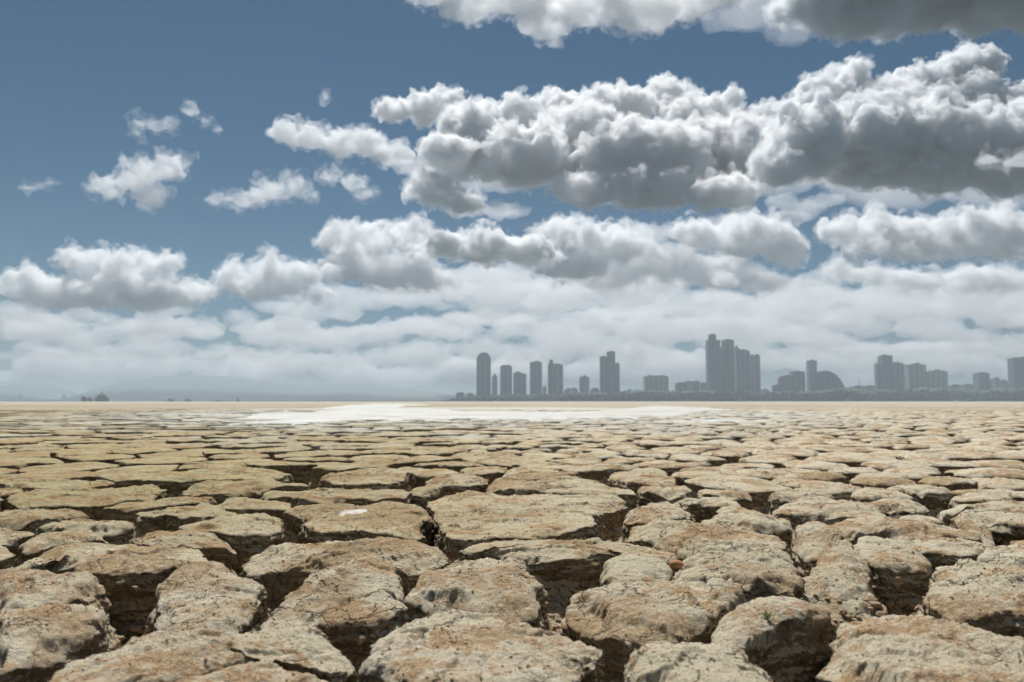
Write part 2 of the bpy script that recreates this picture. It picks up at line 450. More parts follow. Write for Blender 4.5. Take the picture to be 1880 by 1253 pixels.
def slab_geo(P, z0, pillow, tilt, seed, h, thick=.26, rough=1.0, edge=.035, vee=.075, tier=1.0):
    """P: outline (counter-clockwise); h: vertex spacing. Returns V, [faces]."""
    if poly_area(P) < 0: P = P[::-1]
    c = poly_centroid(P)
    per = resample(P, 64)[1]
    n = int(np.clip(per / h, 14, 620))
    O, _ = resample(P, n)
    rel = O - c
    rad = np.linalg.norm(rel, axis=1)
    rm = rad.mean()
    # ragged outline
    P3 = np.column_stack([O, np.full(n, seed * .37)])
    j = fbm(P3 * 4.5, 3, seed) * .026 + (fbm(P3 * 15, 4, seed + 5, .62) * .014 if h < .03 else 0)
    J = rel / rad[:, None] * (np.clip(j, -.07, .045) * rough)[:, None]
    nr = int(np.clip(rm / h * .9, 3, 70))
    ns = int(np.clip(thick * .8 / h, 3, 48))
    s = 1 - (1 - np.linspace(0, 1, nr + 1)[1:]) ** 1.15
    top = c[None, None] + rel[None] * s[:, None, None] + J[None] * (s ** 7)[:, None, None]
    inset = (1 - s)[:, None] * rad[None]                    # distance from the rim
    k = np.clip(1 - inset / np.maximum(edge * 1.6, 1e-4), 0, 1)
    z = pillow * (1 - s[:, None] ** 2) - edge * (1 - np.sqrt(np.maximum(0, 1 - k ** 2 * .8))) + 0 * rad[None]
    # a lower tier broken off along part of the rim
    if h < .03:
        th = np.linspace(0, 2 * np.pi, n, endpoint=False)
        cs = np.column_stack([np.cos(th) * 1.1, np.sin(th) * 1.1, np.full(n, seed * .77)])
        for q_ in range(2):
            lim = .90 - .14 * q_ + .34 * fbm(cs, 2, seed + 80 + q_)[None] + .06 * fbm(cs * 7, 3, seed + 90 + q_)[None]
            drop = (.016 + .010 * q_) * np.clip(.22 + 1.9 * noise3(cs * 1.4, seed + 95 + q_), 0, 1)[None]
            z = z - drop * tier * rough * np.clip((s[:, None] - lim) / .11, 0, 1)
    slope = (top[:, :, 1] - c[1])
    z = z + tilt * slope / max(rm, .1)
    TOP = np.concatenate([top, z[:, :, None]], 2)
    t = np.linspace(0, 1, ns + 1)[1:] ** 1.2
    zr = TOP[-1, :, 2]
    und = rel / rad[:, None]
    cut = .022 * np.sin(np.pi * np.clip(t * 1.6, 0, 1)) - vee * np.clip(t - .25, 0, 1)   # flank leans in under the rim
    lean = fbm(np.column_stack([und * 1.3, np.full(n, seed * 1.7)]), 2, seed + 3)
    SID = np.empty((ns, n, 3))
    SID[:, :, :2] = O[None] + J[None] * ((1 - t) ** 1.5)[:, None, None] - und[None] * (cut[:, None] * (.8 - 1.6 * lean[None]) * min(1, rm / .2))[:, :, None]
    SID[:, :, 2] = zr[None] - thick * t[:, None]
    V = np.concatenate([np.array([[c[0], c[1], pillow]]), TOP.reshape(-1, 3), SID.reshape(-1, 3)])
    # faces
    a = np.arange(n); b = (a + 1) % n
    tri = np.column_stack([np.zeros(n, int), 1 + a, 1 + b])
    q = []
    for r in range(nr + ns - 1):
        o0 = 1 + r * n; o1 = o0 + n
        q.append(np.column_stack([o0 + a, o1 + a, o1 + b, o0 + b]))
    q = np.concatenate(q)
    # relief: ledges, lumps, grit, strata on the flanks
    N = np.zeros_like(V); N[:, 2] = 1
    f = np.zeros(len(V)); f[1 + nr * n:] = np.repeat(np.clip(t * 8, 0, 1), n)
    er = np.concatenate([[0], np.repeat(s, n)])
    er = np.concatenate([er, np.ones(ns * n)])
    dirn = np.zeros_like(V)
    dirn[1:1 + nr * n, :2] = np.tile(und, (nr, 1)); dirn[1 + nr * n:, :2] = np.tile(und, (ns, 1))
    side = np.clip((er - .86) / .14, 0, 1) * .6
    side = np.where(f > 0, .6 + .4 * f, side)
    D = dirn * side[:, None] + N * (1 - side * .85)[:, None]
    S = V + np.array([0, 0, seed * 3.1])
    amp = rough * min(1.0, rm / .18)
    disp = fbm(S * np.array([3.6, 3.6, 5]), 3, seed + 9) * .012
    if h < .05:
        led = fbm(S * np.array([2.6, 3.4, 2]), 4, seed + 21, .55)
        led2 = led * 1.5
        step = np.floor(led2) + np.clip((led2 - np.floor(led2)) * 9 - 2, 0, 1)
        disp = disp + step * .0105
        disp = disp + fbm(S * np.array([15, 18, 26]), 3, seed + 31) * .006 - np.abs(noise3(S * np.array([8, 9, 9]), seed + 33)) * .008
    if h < .016:
        disp = disp + fbm(S * np.array([60, 75, 80]), 3, seed + 41, .68) * .0046
    strata = fbm(S * np.array([5, 5, 34]), 3, seed + 61) * .018 + fbm(S * np.array([11, 11, 15]), 4, seed + 71, .62, ridge=True) * .013
    disp = disp * (1 - f * .4) + strata * f
    V = V + D * (disp * amp)[:, None]
    V[:, 2] += z0
    return V, [tri, q]


traced = []
for i, (label, pts, z0, pillow, tilt) in enumerate(TR):
    P = np.array([on_ground(x, y, z0)[:2] for x, y in pts])
    traced.append((label, P, z0, pillow, tilt))

# neighbours for the rest of the plain: seeds kept clear of the traced slabs, then clipped cells
tp = []
for _, P, *_ in traced:
    Q, per = resample(P, max(12, int(resample(P, 64)[1] / .05)))
    tp.append(Q)
tpts = np.concatenate(tp)


def inside(P, X):
    x, y = X
    a = P; b = np.roll(P, -1, 0)
    c = ((a[:, 1] > y) != (b[:, 1] > y)) & (x < (b[:, 0] - a[:, 0]) * (y - a[:, 1]) / (b[:, 1] - a[:, 1] + 1e-12) + a[:, 0])
    return c.sum() % 2 == 1


tbox = [(P.min(0) - .05, P.max(0) + .05, P) for _, P, *_ in traced]
NEARMAX = 46.0
cell = .5
gridT = {}
for p in tpts: gridT.setdefault((int(p[0] // cell), int(p[1] // cell)), []).append(p)
seeds, gridS = [], {}


def spacing(x, y):
    d = math.hypot(x, y)
    s = .36 + .10 * math.sin(x * .9 + 1.3) * math.sin(y * .6) + .09 * math.sin(x * 2.3 + y * 1.7) * math.sin(y * 2.9 - x) + (.07 if x < -.1 * y else 0)
    if d > 14: s *= 1 + min(1.0, (d - 14) / 20) * .7
    return s


def try_seed(x, y):
    sp = spacing(x, y)
    cx, cy = int(x // cell), int(y // cell)
    for dx in (-2, -1, 0, 1, 2):
        for dy in (-2, -1, 0, 1, 2):
            for q in gridS.get((cx + dx, cy + dy), ()):
                if (q[0] - x) ** 2 + (q[1] - y) ** 2 < sp * sp: return
            if abs(dx) < 2 and abs(dy) < 2:
                for q in gridT.get((cx + dx, cy + dy), ()):
                    if (q[0] - x) ** 2 + (q[1] - y) ** 2 < .155 ** 2: return
    X = np.array([x, y])
    for lo, hi, P in tbox:
        if (X > lo).all() and (X < hi).all() and inside(P, X): return
    p = (x, y)
    seeds.append(p); gridS.setdefault((cx, cy), []).append(p)


def darts(d0, d1, tries, half=.86):
    for _ in range(tries):
        d = math.sqrt(random.uniform(d0 * d0, d1 * d1))
        try_seed(random.uniform(-half * d - .5, half * d + .5), d)


darts(.8, 9, 5000, .95)
darts(9, 20, 12000)
darts(20, NEARMAX, 22000)


def clip(poly, px, py, nx, ny):
    """keep the side where (p - (px,py)).(nx,ny) <= 0"""
    out = []
    m = len(poly)
    for i in range(m):
        ax, ay = poly[i]; bx, by = poly[(i + 1) % m]
        da = (ax - px) * nx + (ay - py) * ny
        db = (bx - px) * nx + (by - py) * ny
        if da <= 0: out.append((ax, ay))
        if (da < 0 < db) or (db < 0 < da):
            t = da / (da - db)
            out.append((ax + (bx - ax) * t, ay + (by - ay) * t))
    return out


cells = []
for (x, y) in seeds:
    cx, cy = int(x // cell), int(y // cell)
    d = math.hypot(x, y)
    rr = .55 if d < 14 else .9
    poly = [(x + rr * math.cos(a), y + rr * math.sin(a)) for a in np.linspace(0, 2 * math.pi, 12, endpoint=False)]
    nb = []
    k = 3 if d < 14 else 4
    for dx in range(-k, k + 1):
        for dy in range(-k, k + 1):
            nb += [(q, 0) for q in gridS.get((cx + dx, cy + dy), ()) if q != (x, y)]
            if abs(dx) < 3 and abs(dy) < 3: nb += [(q, 1) for q in gridT.get((cx + dx, cy + dy), ())]
    nb.sort(key=lambda q: (q[0][0] - x) ** 2 + (q[0][1] - y) ** 2)
    right = min(1, max(0, (x / max(y, 1) + .25) * 1.6))
    for q, tr in nb[:60]:
        vx, vy = q[0] - x, q[1] - y
        L = math.hypot(vx, vy)
        if L > 2 * rr: break
        h_ = abs(math.sin((q[0] + x) * 37.1 + (q[1] + y) * 17.7))
        gp = .010 + .036 * h_ * h_ + .012 * right
        if d > 14: gp *= 1.5
        m = (L - .035) if tr else (L / 2 - gp)
        poly = clip(poly, x + vx / L * m, y + vy / L * m, vx / L, vy / L)
        if len(poly) < 3: break
    if len(poly) < 3: continue
    P = chaikin(np.array(poly), 1)
    if abs(poly_area(P)) < .012: continue
    cells.append((x, y, P, right))


def to_px(x, y, z=0):
    v = CM.T @ np.array([x, y, z - HCAM])
    return 940 + F * v[0] / -v[2], 626.5 - F * v[1] / -v[2]


def shown(P):
    px = np.array([to_px(*p) for p in P])
    ins = (px[:, 0] > 0) & (px[:, 0] < 1880) & (px[:, 1] < 1253)
    return abs(poly_area(np.clip(px, (0, 0), (1880, 1253)))) if ins.any() else 0.0


info = sorted([(shown(c[2]), i) for i, c in enumerate(cells)], reverse=True)
N_IND = 298 - len(traced)
own = [i for a, i in info[:N_IND] if a > 0]
rest = [i for a, i in info if i not in set(own)]
print('cells', len(cells), 'own', len(own), 'rest', len(rest), time.time() - T0)

GROUP = 'slabs of cracked dry mud'
for i, (label, P, z0, pillow, tilt) in enumerate(traced):
    c = poly_centroid(P)
    d = math.hypot(*c)
    Ps = chaikin(P, 1)
    pillow = min(pillow, .024) * .75
    V, Fa = slab_geo(Ps, z0, pillow, tilt, 100 + i, max(.0036, d * .0021), thick=.27, edge=.013 if d < 2.4 else .011, vee=.13)
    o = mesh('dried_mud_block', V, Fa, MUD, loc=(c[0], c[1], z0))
    tag(o, label, 'mud slab', GROUP)

WHERE = [(-1, 300, 'left below the small domed building'), (300, 620, 'left below the faint blue ridge'), (620, 900, 'below the white salt flat near the round topped tower'),
         (900, 1180, 'below the city on the middle of the plain'), (1180, 1420, 'below the cluster of tallest towers'), (1420, 1640, 'below the dome shaped block'), (1640, 1900, 'below the last towers at the right')]
for k, i in enumerate(own):
    x, y, P, right = cells[i]
    d = math.hypot(x, y)
    z0 = random.uniform(-.02, .015)
    flat = 1 - right
    V, Fa = slab_geo(P, z0, .004 + .028 * right * random.random(), random.uniform(-.008, .008), 300 + i, max(.006, d * .0024),
                     thick=.2, rough=.6, vee=.05, tier=.7, edge=.008 + .012 * right)
    c = poly_centroid(P)
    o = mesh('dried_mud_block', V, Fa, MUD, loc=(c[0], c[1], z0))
    px, py = to_px(c[0], c[1])
    w = next((t for a, b, t in WHERE if a <= px < b), WHERE[0][2] if px < 0 else WHERE[-1][2])
    row = 'wedge of mud between front slabs' if d < 3.2 else ('flat mud slab in the nearer rows' if py > 868 else 'thin distant mud slab')
    lab_ = (f'{"pale rounded" if right > .55 else "olive"} {row}, {w}')
    tag(o, ' '.join(lab_.split()[:16]), 'mud slab', GROUP)

VV, TT, QQ, nv = [], [], [], 0
for i in rest:
    x, y, P, right = cells[i]
    d = math.hypot(x, y)
    z0 = random.uniform(-.02, .02) if d > 4 else random.uniform(-.02, .01)
    V, Fa = slab_geo(P, z0, .004 + .03 * right * random.random(), random.uniform(-.012, .012), 300 + i, max(.008, d * .0026) if d < 5 else max(.02, d * .0036), thick=.16, rough=.6, vee=.02, edge=.014 + .018 * right)
    VV.append(V); TT.append(Fa[0] + nv); QQ.append(Fa[1] + nv); nv += len(V)
o = mesh('far_cracked_mud', np.concatenate(VV), [np.concatenate(TT), np.concatenate(QQ)], MUD)
tag(o, 'far off field of cracked mud slabs running into one texture', 'cracked mud', kind='stuff')
print('slabs', time.time() - T0, nv)

# ------------------------------------------------------------------ ground sheet (crack floors near, open plain far)
ang = np.concatenate([np.linspace(-180, -50, 30, endpoint=False), np.linspace(-50, 50, 380, endpoint=False), np.linspace(50, 180, 30)])[:-1]
ang = np.radians(ang)
rad_ = np.concatenate([np.geomspace(.25, 12, 300, endpoint=False), np.geomspace(12, 1000, 160)])
na, nr_ = len(ang), len(rad_)
X = rad_[:, None] * np.sin(ang)[None]; Y = rad_[:, None] * np.cos(ang)[None]
G = np.stack([X, Y, np.zeros_like(X)], 2).reshape(-1, 3)
r_ = np.repeat(rad_, na)
deep = np.interp(r_, [0, 5, 14, 40, 47, 60], [-.21, -.19, -.12, -.08, -.055, -.012])
amp_ = np.interp(r_, [0, 6, 20, 47, 200, 1000], [.07, .06, .04, .02, .014, .0])
G[:, 2] = deep + amp_ * (fbm(G * 3.1, 5, 3) * .8)
i0 = np.arange(nr_ - 1)[:, None] * na + np.arange(na)[None]
i1 = np.arange(nr_ - 1)[:, None] * na + (np.arange(na)[None] + 1) % na
q = np.stack([i0, i1, i1 + na, i0 + na], 2).reshape(-1, 4)[:, ::-1]
cen = len(G)
G = np.vstack([G, [[0, 0, -.25]]])
tri = np.column_stack([np.full(na, cen), (np.arange(na) + 1) % na, np.arange(na)])[:, ::-1]
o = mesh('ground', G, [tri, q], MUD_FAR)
tag(o, kind='structure')

# crumbs lying on the slabs and in the cracks
def ico(sub):
    bm = bmesh.new(); bmesh.ops.create_icosphere(bm, subdivisions=sub, radius=1)
    v = np.array([p.co[:] for p in bm.verts]); f = np.array([[q.index for q in p.verts] for p in bm.faces]); bm.free(); return v, f
IV1, IF1 = ico(1)
IV2, IF2 = ico(2)
dg = bpy.context.evaluated_depsgraph_get()
dg.update()
cv, cf, n = [], [], 0
for k in range(15000):
    d = 1.15 + 4.5 * random.random() ** 1.6
    x = random.uniform(-.68, .68) * d
    if noise3(np.array([[x * 3.5, d * 3.5, .5]]), 77)[0] < -.05 and random.random() < .8: continue
    hit, loc, nor, *_ = sc.ray_cast(dg, (x, d, .4), (0, 0, -1))
    if not hit: continue
    s = .0011 + .0036 * random.random() ** 5 * (3.0 if loc.z < -.06 else 1)
    v = IV1 * RNG.uniform(.6, 1.3, (len(IV1), 1)) * s * np.array([1, RNG.uniform(.6, 1.2), .65])
    cv.append(v + np.array(loc) + np.array([0, 0, s * .35])); cf.append(IF1 + n); n += len(v)
for k in range(9000):
    d = 1.15 + 3.6 * random.random() ** 1.4
    x = random.uniform(-.68, .68) * d
    hit, loc, nor, *_ = sc.ray_cast(dg, (x, d, .4), (0, 0, -1))
    if not hit or loc.z > -.05: continue
    s = .004 + .017 * random.random() ** 3
    w = RNG.uniform(.55, 1.3, (len(IV1), 1)) * s * np.array([1, RNG.uniform(.6, 1.2), RNG.uniform(.5, .8)])
    cv.append(IV1 * w + np.array(loc) + np.array([0, 0, s * .25])); cf.append(IF1 + n); n += len(IV1)
CRUMB = plain_material('mud_crumb', (.26, .16, .085), (.48, .37, .25), 14)
o = mesh('mud_crumbs', np.concatenate(cv), np.concatenate(cf), CRUMB, smooth=False)
tag(o, 'loose rusty crumbs of dry mud scattered over the near slabs', 'mud crumbs', kind='stuff')
print('crumbs', n, time.time() - T0)

# ------------------------------------------------------------------ sprout, orange lump
def ground_hit(px, py):
    v = ray(px, py)
    hit, loc, nor, *_ = sc.ray_cast(dg, (0, 0, HCAM), tuple(v / np.linalg.norm(v)))
    return np.array(loc) if hit else on_ground(px, py)


def leaf_blade(base, tip, w, bend):
    n = 7
    V = []
    for i in range(n):
        t = i / (n - 1)
        p = base + (tip - base) * t + np.array([0, 0, bend * math.sin(math.pi * t)])
        ww = w * math.sin(math.pi * min(.98, .12 + .86 * t))
        V += [p + np.array([-ww, 0, 0]), p + np.array([0, 0, -ww * .35]), p + np.array([ww, 0, 0]), p + np.array([0, 0, -ww * .35 + .0012])]
    q = []
    for i in range(n - 1):
        a = i * 4
        for k in range(4):
            q.append([a + k, a + (k + 1) % 4, a + 4 + (k + 1) % 4, a + 4 + k])
    q += [[0, 3, 2, 1], [n * 4 - 4, n * 4 - 3, n * 4 - 2, n * 4 - 1]]
    return V, q


GREEN = plain_material('sprout_green', (.24, .42, .08), (.42, .60, .18), 40, .5, .4)
b0 = ground_hit(1409, 1136)
sp = empty('sprout', tuple(b0))
tag(sp, 'tiny bright green sprout growing out of a pale mud slab', 'sprout')
for dx, dz in ((-.012, .012), (-.006, .02), (.008, .014)):
    V, q = leaf_blade(np.array([0, 0, -.004]), np.array([dx, random.uniform(-.006, .006), dz]), .0035, .004)
    mesh('leaf', V, np.array(q), GREEN, sp)
b1 = ground_hit(1242, 1044)
v = IV2 * (1 + .18 * fbm(IV2 * 1.7, 3, 5))[:, None] * np.array([.022, .017, .015])
o = mesh('clay_lump', v + b1 + np.array([0, 0, .010]), IF2, plain_material('orange_clay', (.40, .20, .09), (.55, .30, .15), 30), loc=b1)
tag(o, 'small orange lump of clay beside the rounded grey mud boulder', 'clay lump')

# ------------------------------------------------------------------ salt pan
def px_outline(pts, z, n, jx, jy, seed):
    P, _ = resample(np.array(pts, float) * np.array([1, 12]), n)
    P[:, 1] /= 12
    k = np.column_stack([P[:, 0] * .06, P[:, 1] * .9, np.zeros(n)])
    P[:, 0] += fbm(k, 4, seed) * jx
    P[:, 1] += fbm(k + 40, 4, seed) * jy
    P[:, 1] = np.maximum(P[:, 1], 740.6)
    return np.array([on_ground(x, y, z) for x, y in P])


def sheet(name, outline, mat, thick=.012):
    bm = bmesh.new()
    vs_ = [bm.verts.new(p) for p in outline]
    f = bm.faces.new(vs_)
    if f.normal.z < 0: f.normal_flip()
    f.normal_update()
    if f.normal.z < 0: bmesh.ops.reverse_faces(bm, faces=[f])
    r = bmesh.ops.extrude_face_region(bm, geom=[f])
    for e in r['geom']:
        if isinstance(e, bmesh.types.BMVert): e.co.z += thick
    bmesh.ops.triangulate(bm, faces=bm.faces[:])
    bmesh.ops.recalc_face_normals(bm, faces=bm.faces[:])
    me = bpy.data.meshes.new(name); bm.to_mesh(me); bm.free()
    me.materials.append(mat)
    o = bpy.data.objects.new(name, me); COL.objects.link(o)
    return o


g = NT('salt_crust')
geo = g.n('ShaderNodeNewGeometry')
n1 = g.noise(g.stretch(geo.outputs['Position'], (.25, .5, 1)), 1.3, 7, .65)
n2 = g.noise(geo.outputs['Position'], 3.0, 5, .6)
col = g.mix(g.ramp(n1, .38, .6), (.52, .48, .38), (.70, .70, .66))
p = g.n('ShaderNodeBsdfPrincipled'); g.l(col, p.inputs['Base Color'])
p.inputs['Roughness'].default_value = .42
b = g.n('ShaderNodeBump'); b.inputs['Strength'].default_value = .3; b.inputs['Distance'].default_value = .03
g.l(n2, b.inputs['Height']); g.l(b.outputs[0], p.inputs['Normal'])
g.l(p.outputs[0], g.out.inputs[0])
SALT = g.m
SALT_OUT = [[(520, 770), (445, 768), (450, 763), (500, 758), (560, 756), (640, 752), (600, 748), (655, 743.5), (700, 741.0), (770, 741.2), (780, 744), (720, 747), (780, 751), (870, 754), (1000, 756), (1100, 754.5), (1160, 749), (1200, 745.0), (1240, 745.5), (1320, 751), (1290, 757), (1250, 763), (1150, 768), (1060, 767.5), (960, 770.5), (860, 769), (760, 772), (680, 770), (610, 775), (520, 777.5), (430, 777), (460, 774)],
            [(1230, 772), (1330, 769), (1400, 771), (1300, 775)]]
gx = np.arange(250, 1450, 2.5)
gy = np.concatenate([np.linspace(740.6, 748, 34, endpoint=False), np.linspace(748, 790, 130)])
PX, PY = [u.ravel() for u in np.meshgrid(gx, gy)]
sdf = np.full(len(PX), -9.0)
for out in SALT_OUT:
    A = np.array(out, float); A[:, 0] /= 14
    B = np.roll(A, -1, 0)
    qx, qy = PX / 14, PY
    ins = np.zeros(len(PX), bool); dm = np.full(len(PX), 1e9)
    for (ax, ay), (bx, by) in zip(A, B):
        t = np.clip(((qx - ax) * (bx - ax) + (qy - ay) * (by - ay)) / ((bx - ax) ** 2 + (by - ay) ** 2), 0, 1)
        dm = np.minimum(dm, np.hypot(qx - ax - t * (bx - ax), qy - ay - t * (by - ay)))
        ins ^= ((ay > qy) != (by > qy)) & (qx < (bx - ax) * (qy - ay) / (by - ay + 1e-12) + ax)
    sdf = np.maximum(sdf, np.where(ins, dm, -dm))
rv = np.column_stack([PX - 940, -(PY - 626.5), np.full(len(PX), -F)]) @ CM.T
Q = np.array([0, 0, HCAM]) + rv * (-(HCAM - .01) / rv[:, 2])[:, None]
wild = fbm(np.column_stack([PX * .012, PY * .35, 0 * PX]), 5, 21, .6)
Q[:, 2] = np.clip(-.008 + (sdf + wild * 2.2) * .022, -.12, .022) + fbm(Q * np.array([.7, .5, 1]), 5, 4, .6) * .011
nx_ = len(gx)
a_ = (np.arange(len(gy) - 1)[:, None] * nx_ + np.arange(nx_ - 1)[None]).ravel()
a_ = a_[(sdf + wild * 2.2)[a_] > -5]
o = mesh('salt_flat', Q, np.column_stack([a_, a_ + nx_, a_ + nx_ + 1, a_ + 1]), SALT)
tag(o, kind='structure')
st = ground_hit(652, 937)
a = np.linspace(0, 2 * math.pi, 60, endpoint=False)
k = np.column_stack([np.cos(a) * 1.6, np.sin(a) * 1.6, 0 * a])
rr = 1 + .45 * fbm(k, 4, 8)
pts = np.column_stack([st[0] + np.cos(a) * rr * .085, st[1] + np.sin(a) * rr * .10, 0 * a])
dg.update()
bm = bmesh.new()
vs_ = []
allp = np.vstack([pts * 1.0, (pts - st) * .55 + st, [st]])
zz = []
for q_ in allp:
    hit, loc, *_ = sc.ray_cast(dg, (q_[0], q_[1], .4), (0, 0, -1))
    zz.append((loc.z if hit and loc.z > -.06 else st[2]) + .0018)
allp[:, 2] = zz
allp[:60, 2] -= .012
n = 60; i_ = np.arange(n); j_ = (i_ + 1) % n
stain = mesh('salt_stain', allp, [np.column_stack([np.full(n, 120), 60 + i_, 60 + j_]), np.column_stack([i_, j_, 60 + j_, 60 + i_])], SALT, loc=st)
stain['kind'] = 'stuff'
tag(stain, 'white salt crust staining the top of one mud slab', 'salt stain')

# ------------------------------------------------------------------ sea, far shore, hills
g = NT('sea_water')
geo = g.n('ShaderNodeNewGeometry')
p = g.n('ShaderNodeBsdfPrincipled')
p.inputs['Base Color'].default_value = (.04, .06, .07, 1)
p.inputs['Roughness'].default_value = .25
b = g.n('ShaderNodeBump'); b.inputs['Strength'].default_value = .5; b.inputs['Distance'].default_value = .4
g.l(g.noise(g.stretch(geo.outputs['Position'], (.2, .5, 1)), .6, 5), b.inputs['Height']); g.l(b.outputs[0], p.inputs['Normal'])
g.l(p.outputs[0], g.out.inputs[0])
SEA = g.m
nn = 64
aa = np.linspace(0, 2 * np.pi, nn, endpoint=False)
ring = lambda r, z: np.column_stack([np.sin(aa) * r, np.cos(aa) * r, np.full(nn, z)])
V = np.vstack([ring(900, -.3), ring(14500, -.3)])
i_ = np.arange(nn); j_ = (i_ + 1) % nn
o = mesh('sea_water', V, np.column_stack([i_, i_ + nn, j_ + nn, j_]), SEA)
tag(o, kind='structure')

LAND = plain_material('shore_land', (.05, .055, .04), (.12, .11, .08), .02)
CD = 2000.0                                        # distance of the city


def px2m(D): return D / F


def landform(name, prof, D, depth, mat, seed, rough, base=-1.0, step=6, rows=9):
    """prof: skyline (x, y) in photo pixels; a solid ridge of that outline with a rounded cross-section"""
    xs = np.arange(prof[0][0], prof[-1][0] + .1, step)
    ys = np.interp(xs, [p_[0] for p_ in prof], [p_[1] for p_ in prof])
    nx = len(xs)
    rowsV = []
    for r in range(rows):
        t = r / (rows - 1) * 2 - 1
        k = (1 - t * t) ** .8
        X = (xs - 940) * px2m(D)
        Z = (737 - ys) * px2m(D)
        P = np.column_stack([X, np.full(nx, D + t * depth), base + (Z - base) * k])
        P[:, 2] += fbm(P * rough[0], 4, seed) * rough[1] * k
        rowsV.append(P)
    V = np.concatenate(rowsV)
    a = (np.arange(rows - 1)[:, None] * nx + np.arange(nx - 1)[None]).ravel()
    q = np.column_stack([a, a + 1, a + nx + 1, a + nx])
    # floor closes it
    f0 = np.arange(nx - 1); l0 = (rows - 1) * nx + np.arange(nx - 1)
    q = np.vstack([q, np.column_stack([f0 + 1, f0, l0, l0 + 1])])
    o = mesh(name, V, q, mat)
    tag(o, kind='structure')
    return o


HILL = plain_material('hill_scrub_hazed', (.13, .165, .17), (.18, .215, .215), .004)  # scrub tone with bluish distance haze put into the colour
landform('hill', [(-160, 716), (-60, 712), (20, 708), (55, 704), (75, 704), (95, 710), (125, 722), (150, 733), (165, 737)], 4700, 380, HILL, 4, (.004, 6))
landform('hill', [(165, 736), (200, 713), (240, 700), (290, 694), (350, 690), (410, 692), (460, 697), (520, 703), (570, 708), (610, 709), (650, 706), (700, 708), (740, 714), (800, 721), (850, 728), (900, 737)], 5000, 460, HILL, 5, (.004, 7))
landform('far_shore_land', [(-200, 734), (100, 733.5), (300, 734), (420, 732.5), (600, 731), (640, 730), (700, 731), (780, 731), (850, 733), (900, 736)], 3000, 80, LAND, 6, (.02, 2.2), step=3)
landform('city_shore_land', [(800, 736.5), (830, 735.5), (900, 735), (1300, 735), (1700, 735), (2300, 735)], CD + 150, 330, LAND, 7, (.01, .6), rows=7)

# ------------------------------------------------------------------ city
def facade(name, a, b, glass=(.06, .08, .10), sx=.25, sz=.30):
    g = NT(name)
    tc = g.n('ShaderNodeTexCoord')
    obj = tc.outputs['Object']
    s = g.n('ShaderNodeSeparateXYZ'); g.l(obj, s.inputs[0])
    u = g.math('ADD', s.outputs[0], s.outputs[1])
    fx = g.math('FRACT', g.math('MULTIPLY', u, sx)); fz = g.math('FRACT', g.math('MULTIPLY', s.outputs[2], sz))
    win = g.math('MULTIPLY', g.math('GREATER_THAN', fx, .38), g.math('GREATER_THAN', fz, .45))
    bay = g.math('GREATER_THAN', g.math('FRACT', g.math('MULTIPLY', u, sx / 3.1)), .3)
    win = g.math('MULTIPLY', win, bay)
    n = g.noise(obj, .05, 4)
    p = g.n('ShaderNodeBsdfPrincipled')
    g.l(g.mix(win, g.mix(n, a, b), glass), p.inputs['Base Color'])
    p.inputs['Roughness'].default_value = .6
    g.l(p.outputs[0], g.out.inputs[0])
    return g.m


FAC = {'grey': facade('facade_grey', (.15, .205, .26), (.23, .295, .355)),
       'dark': facade('facade_dark', (.11, .165, .215), (.165, .225, .28)),
       'pale': facade('facade_pale', (.36, .375, .385), (.46, .475, .48)),
       'warm': facade('facade_warm', (.36, .32, .30), (.45, .41, .38))}
ROOFM = plain_material('roof_concrete', (.16, .16, .16), (.28, .28, .28), .2)


def box(cx, cy, w, d, z0, z1, rot=0.0):
    V = []
    for z in (z0, z1):
        for sx, sy in ((-1, -1), (1, -1), (1, 1), (-1, 1)):
            x, y = sx * w / 2, sy * d / 2
            V.append((cx + x * math.cos(rot) - y * math.sin(rot), cy + x * math.sin(rot) + y * math.cos(rot), z))
    return np.array(V), np.array([[3, 2, 1, 0], [4, 5, 6, 7], [0, 1, 5, 4], [1, 2, 6, 5], [2, 3, 7, 6], [3, 0, 4, 7]])


def prism(pts, d, cy):
    """outline in (x, z), extruded along y"""
    n = len(pts)
    V = [(x, cy - d / 2, z) for x, z in pts] + [(x, cy + d / 2, z) for x, z in pts]
    i = np.arange(n); j = (i + 1) % n
    return V, i, j, n


def prism_mesh(name, pts, d, mat, parent, cy=0):
    bm = bmesh.new()
    V, i, j, n = prism(pts, d, cy)
    v = [bm.verts.new(p) for p in V]
    bm.faces.new(v[:n]); bm.faces.new(v[n:][::-1])
    for a, b in zip(i, j): bm.faces.new((v[b], v[a], v[a + n], v[b + n]))
    bmesh.ops.recalc_face_normals(bm, faces=bm.faces[:])
    me = bpy.data.meshes.new(name); bm.to_mesh(me); bm.free()
    me.materials.append(mat)
    o = bpy.data.objects.new(name, me); COL.objects.link(o); o.parent = parent
    return o


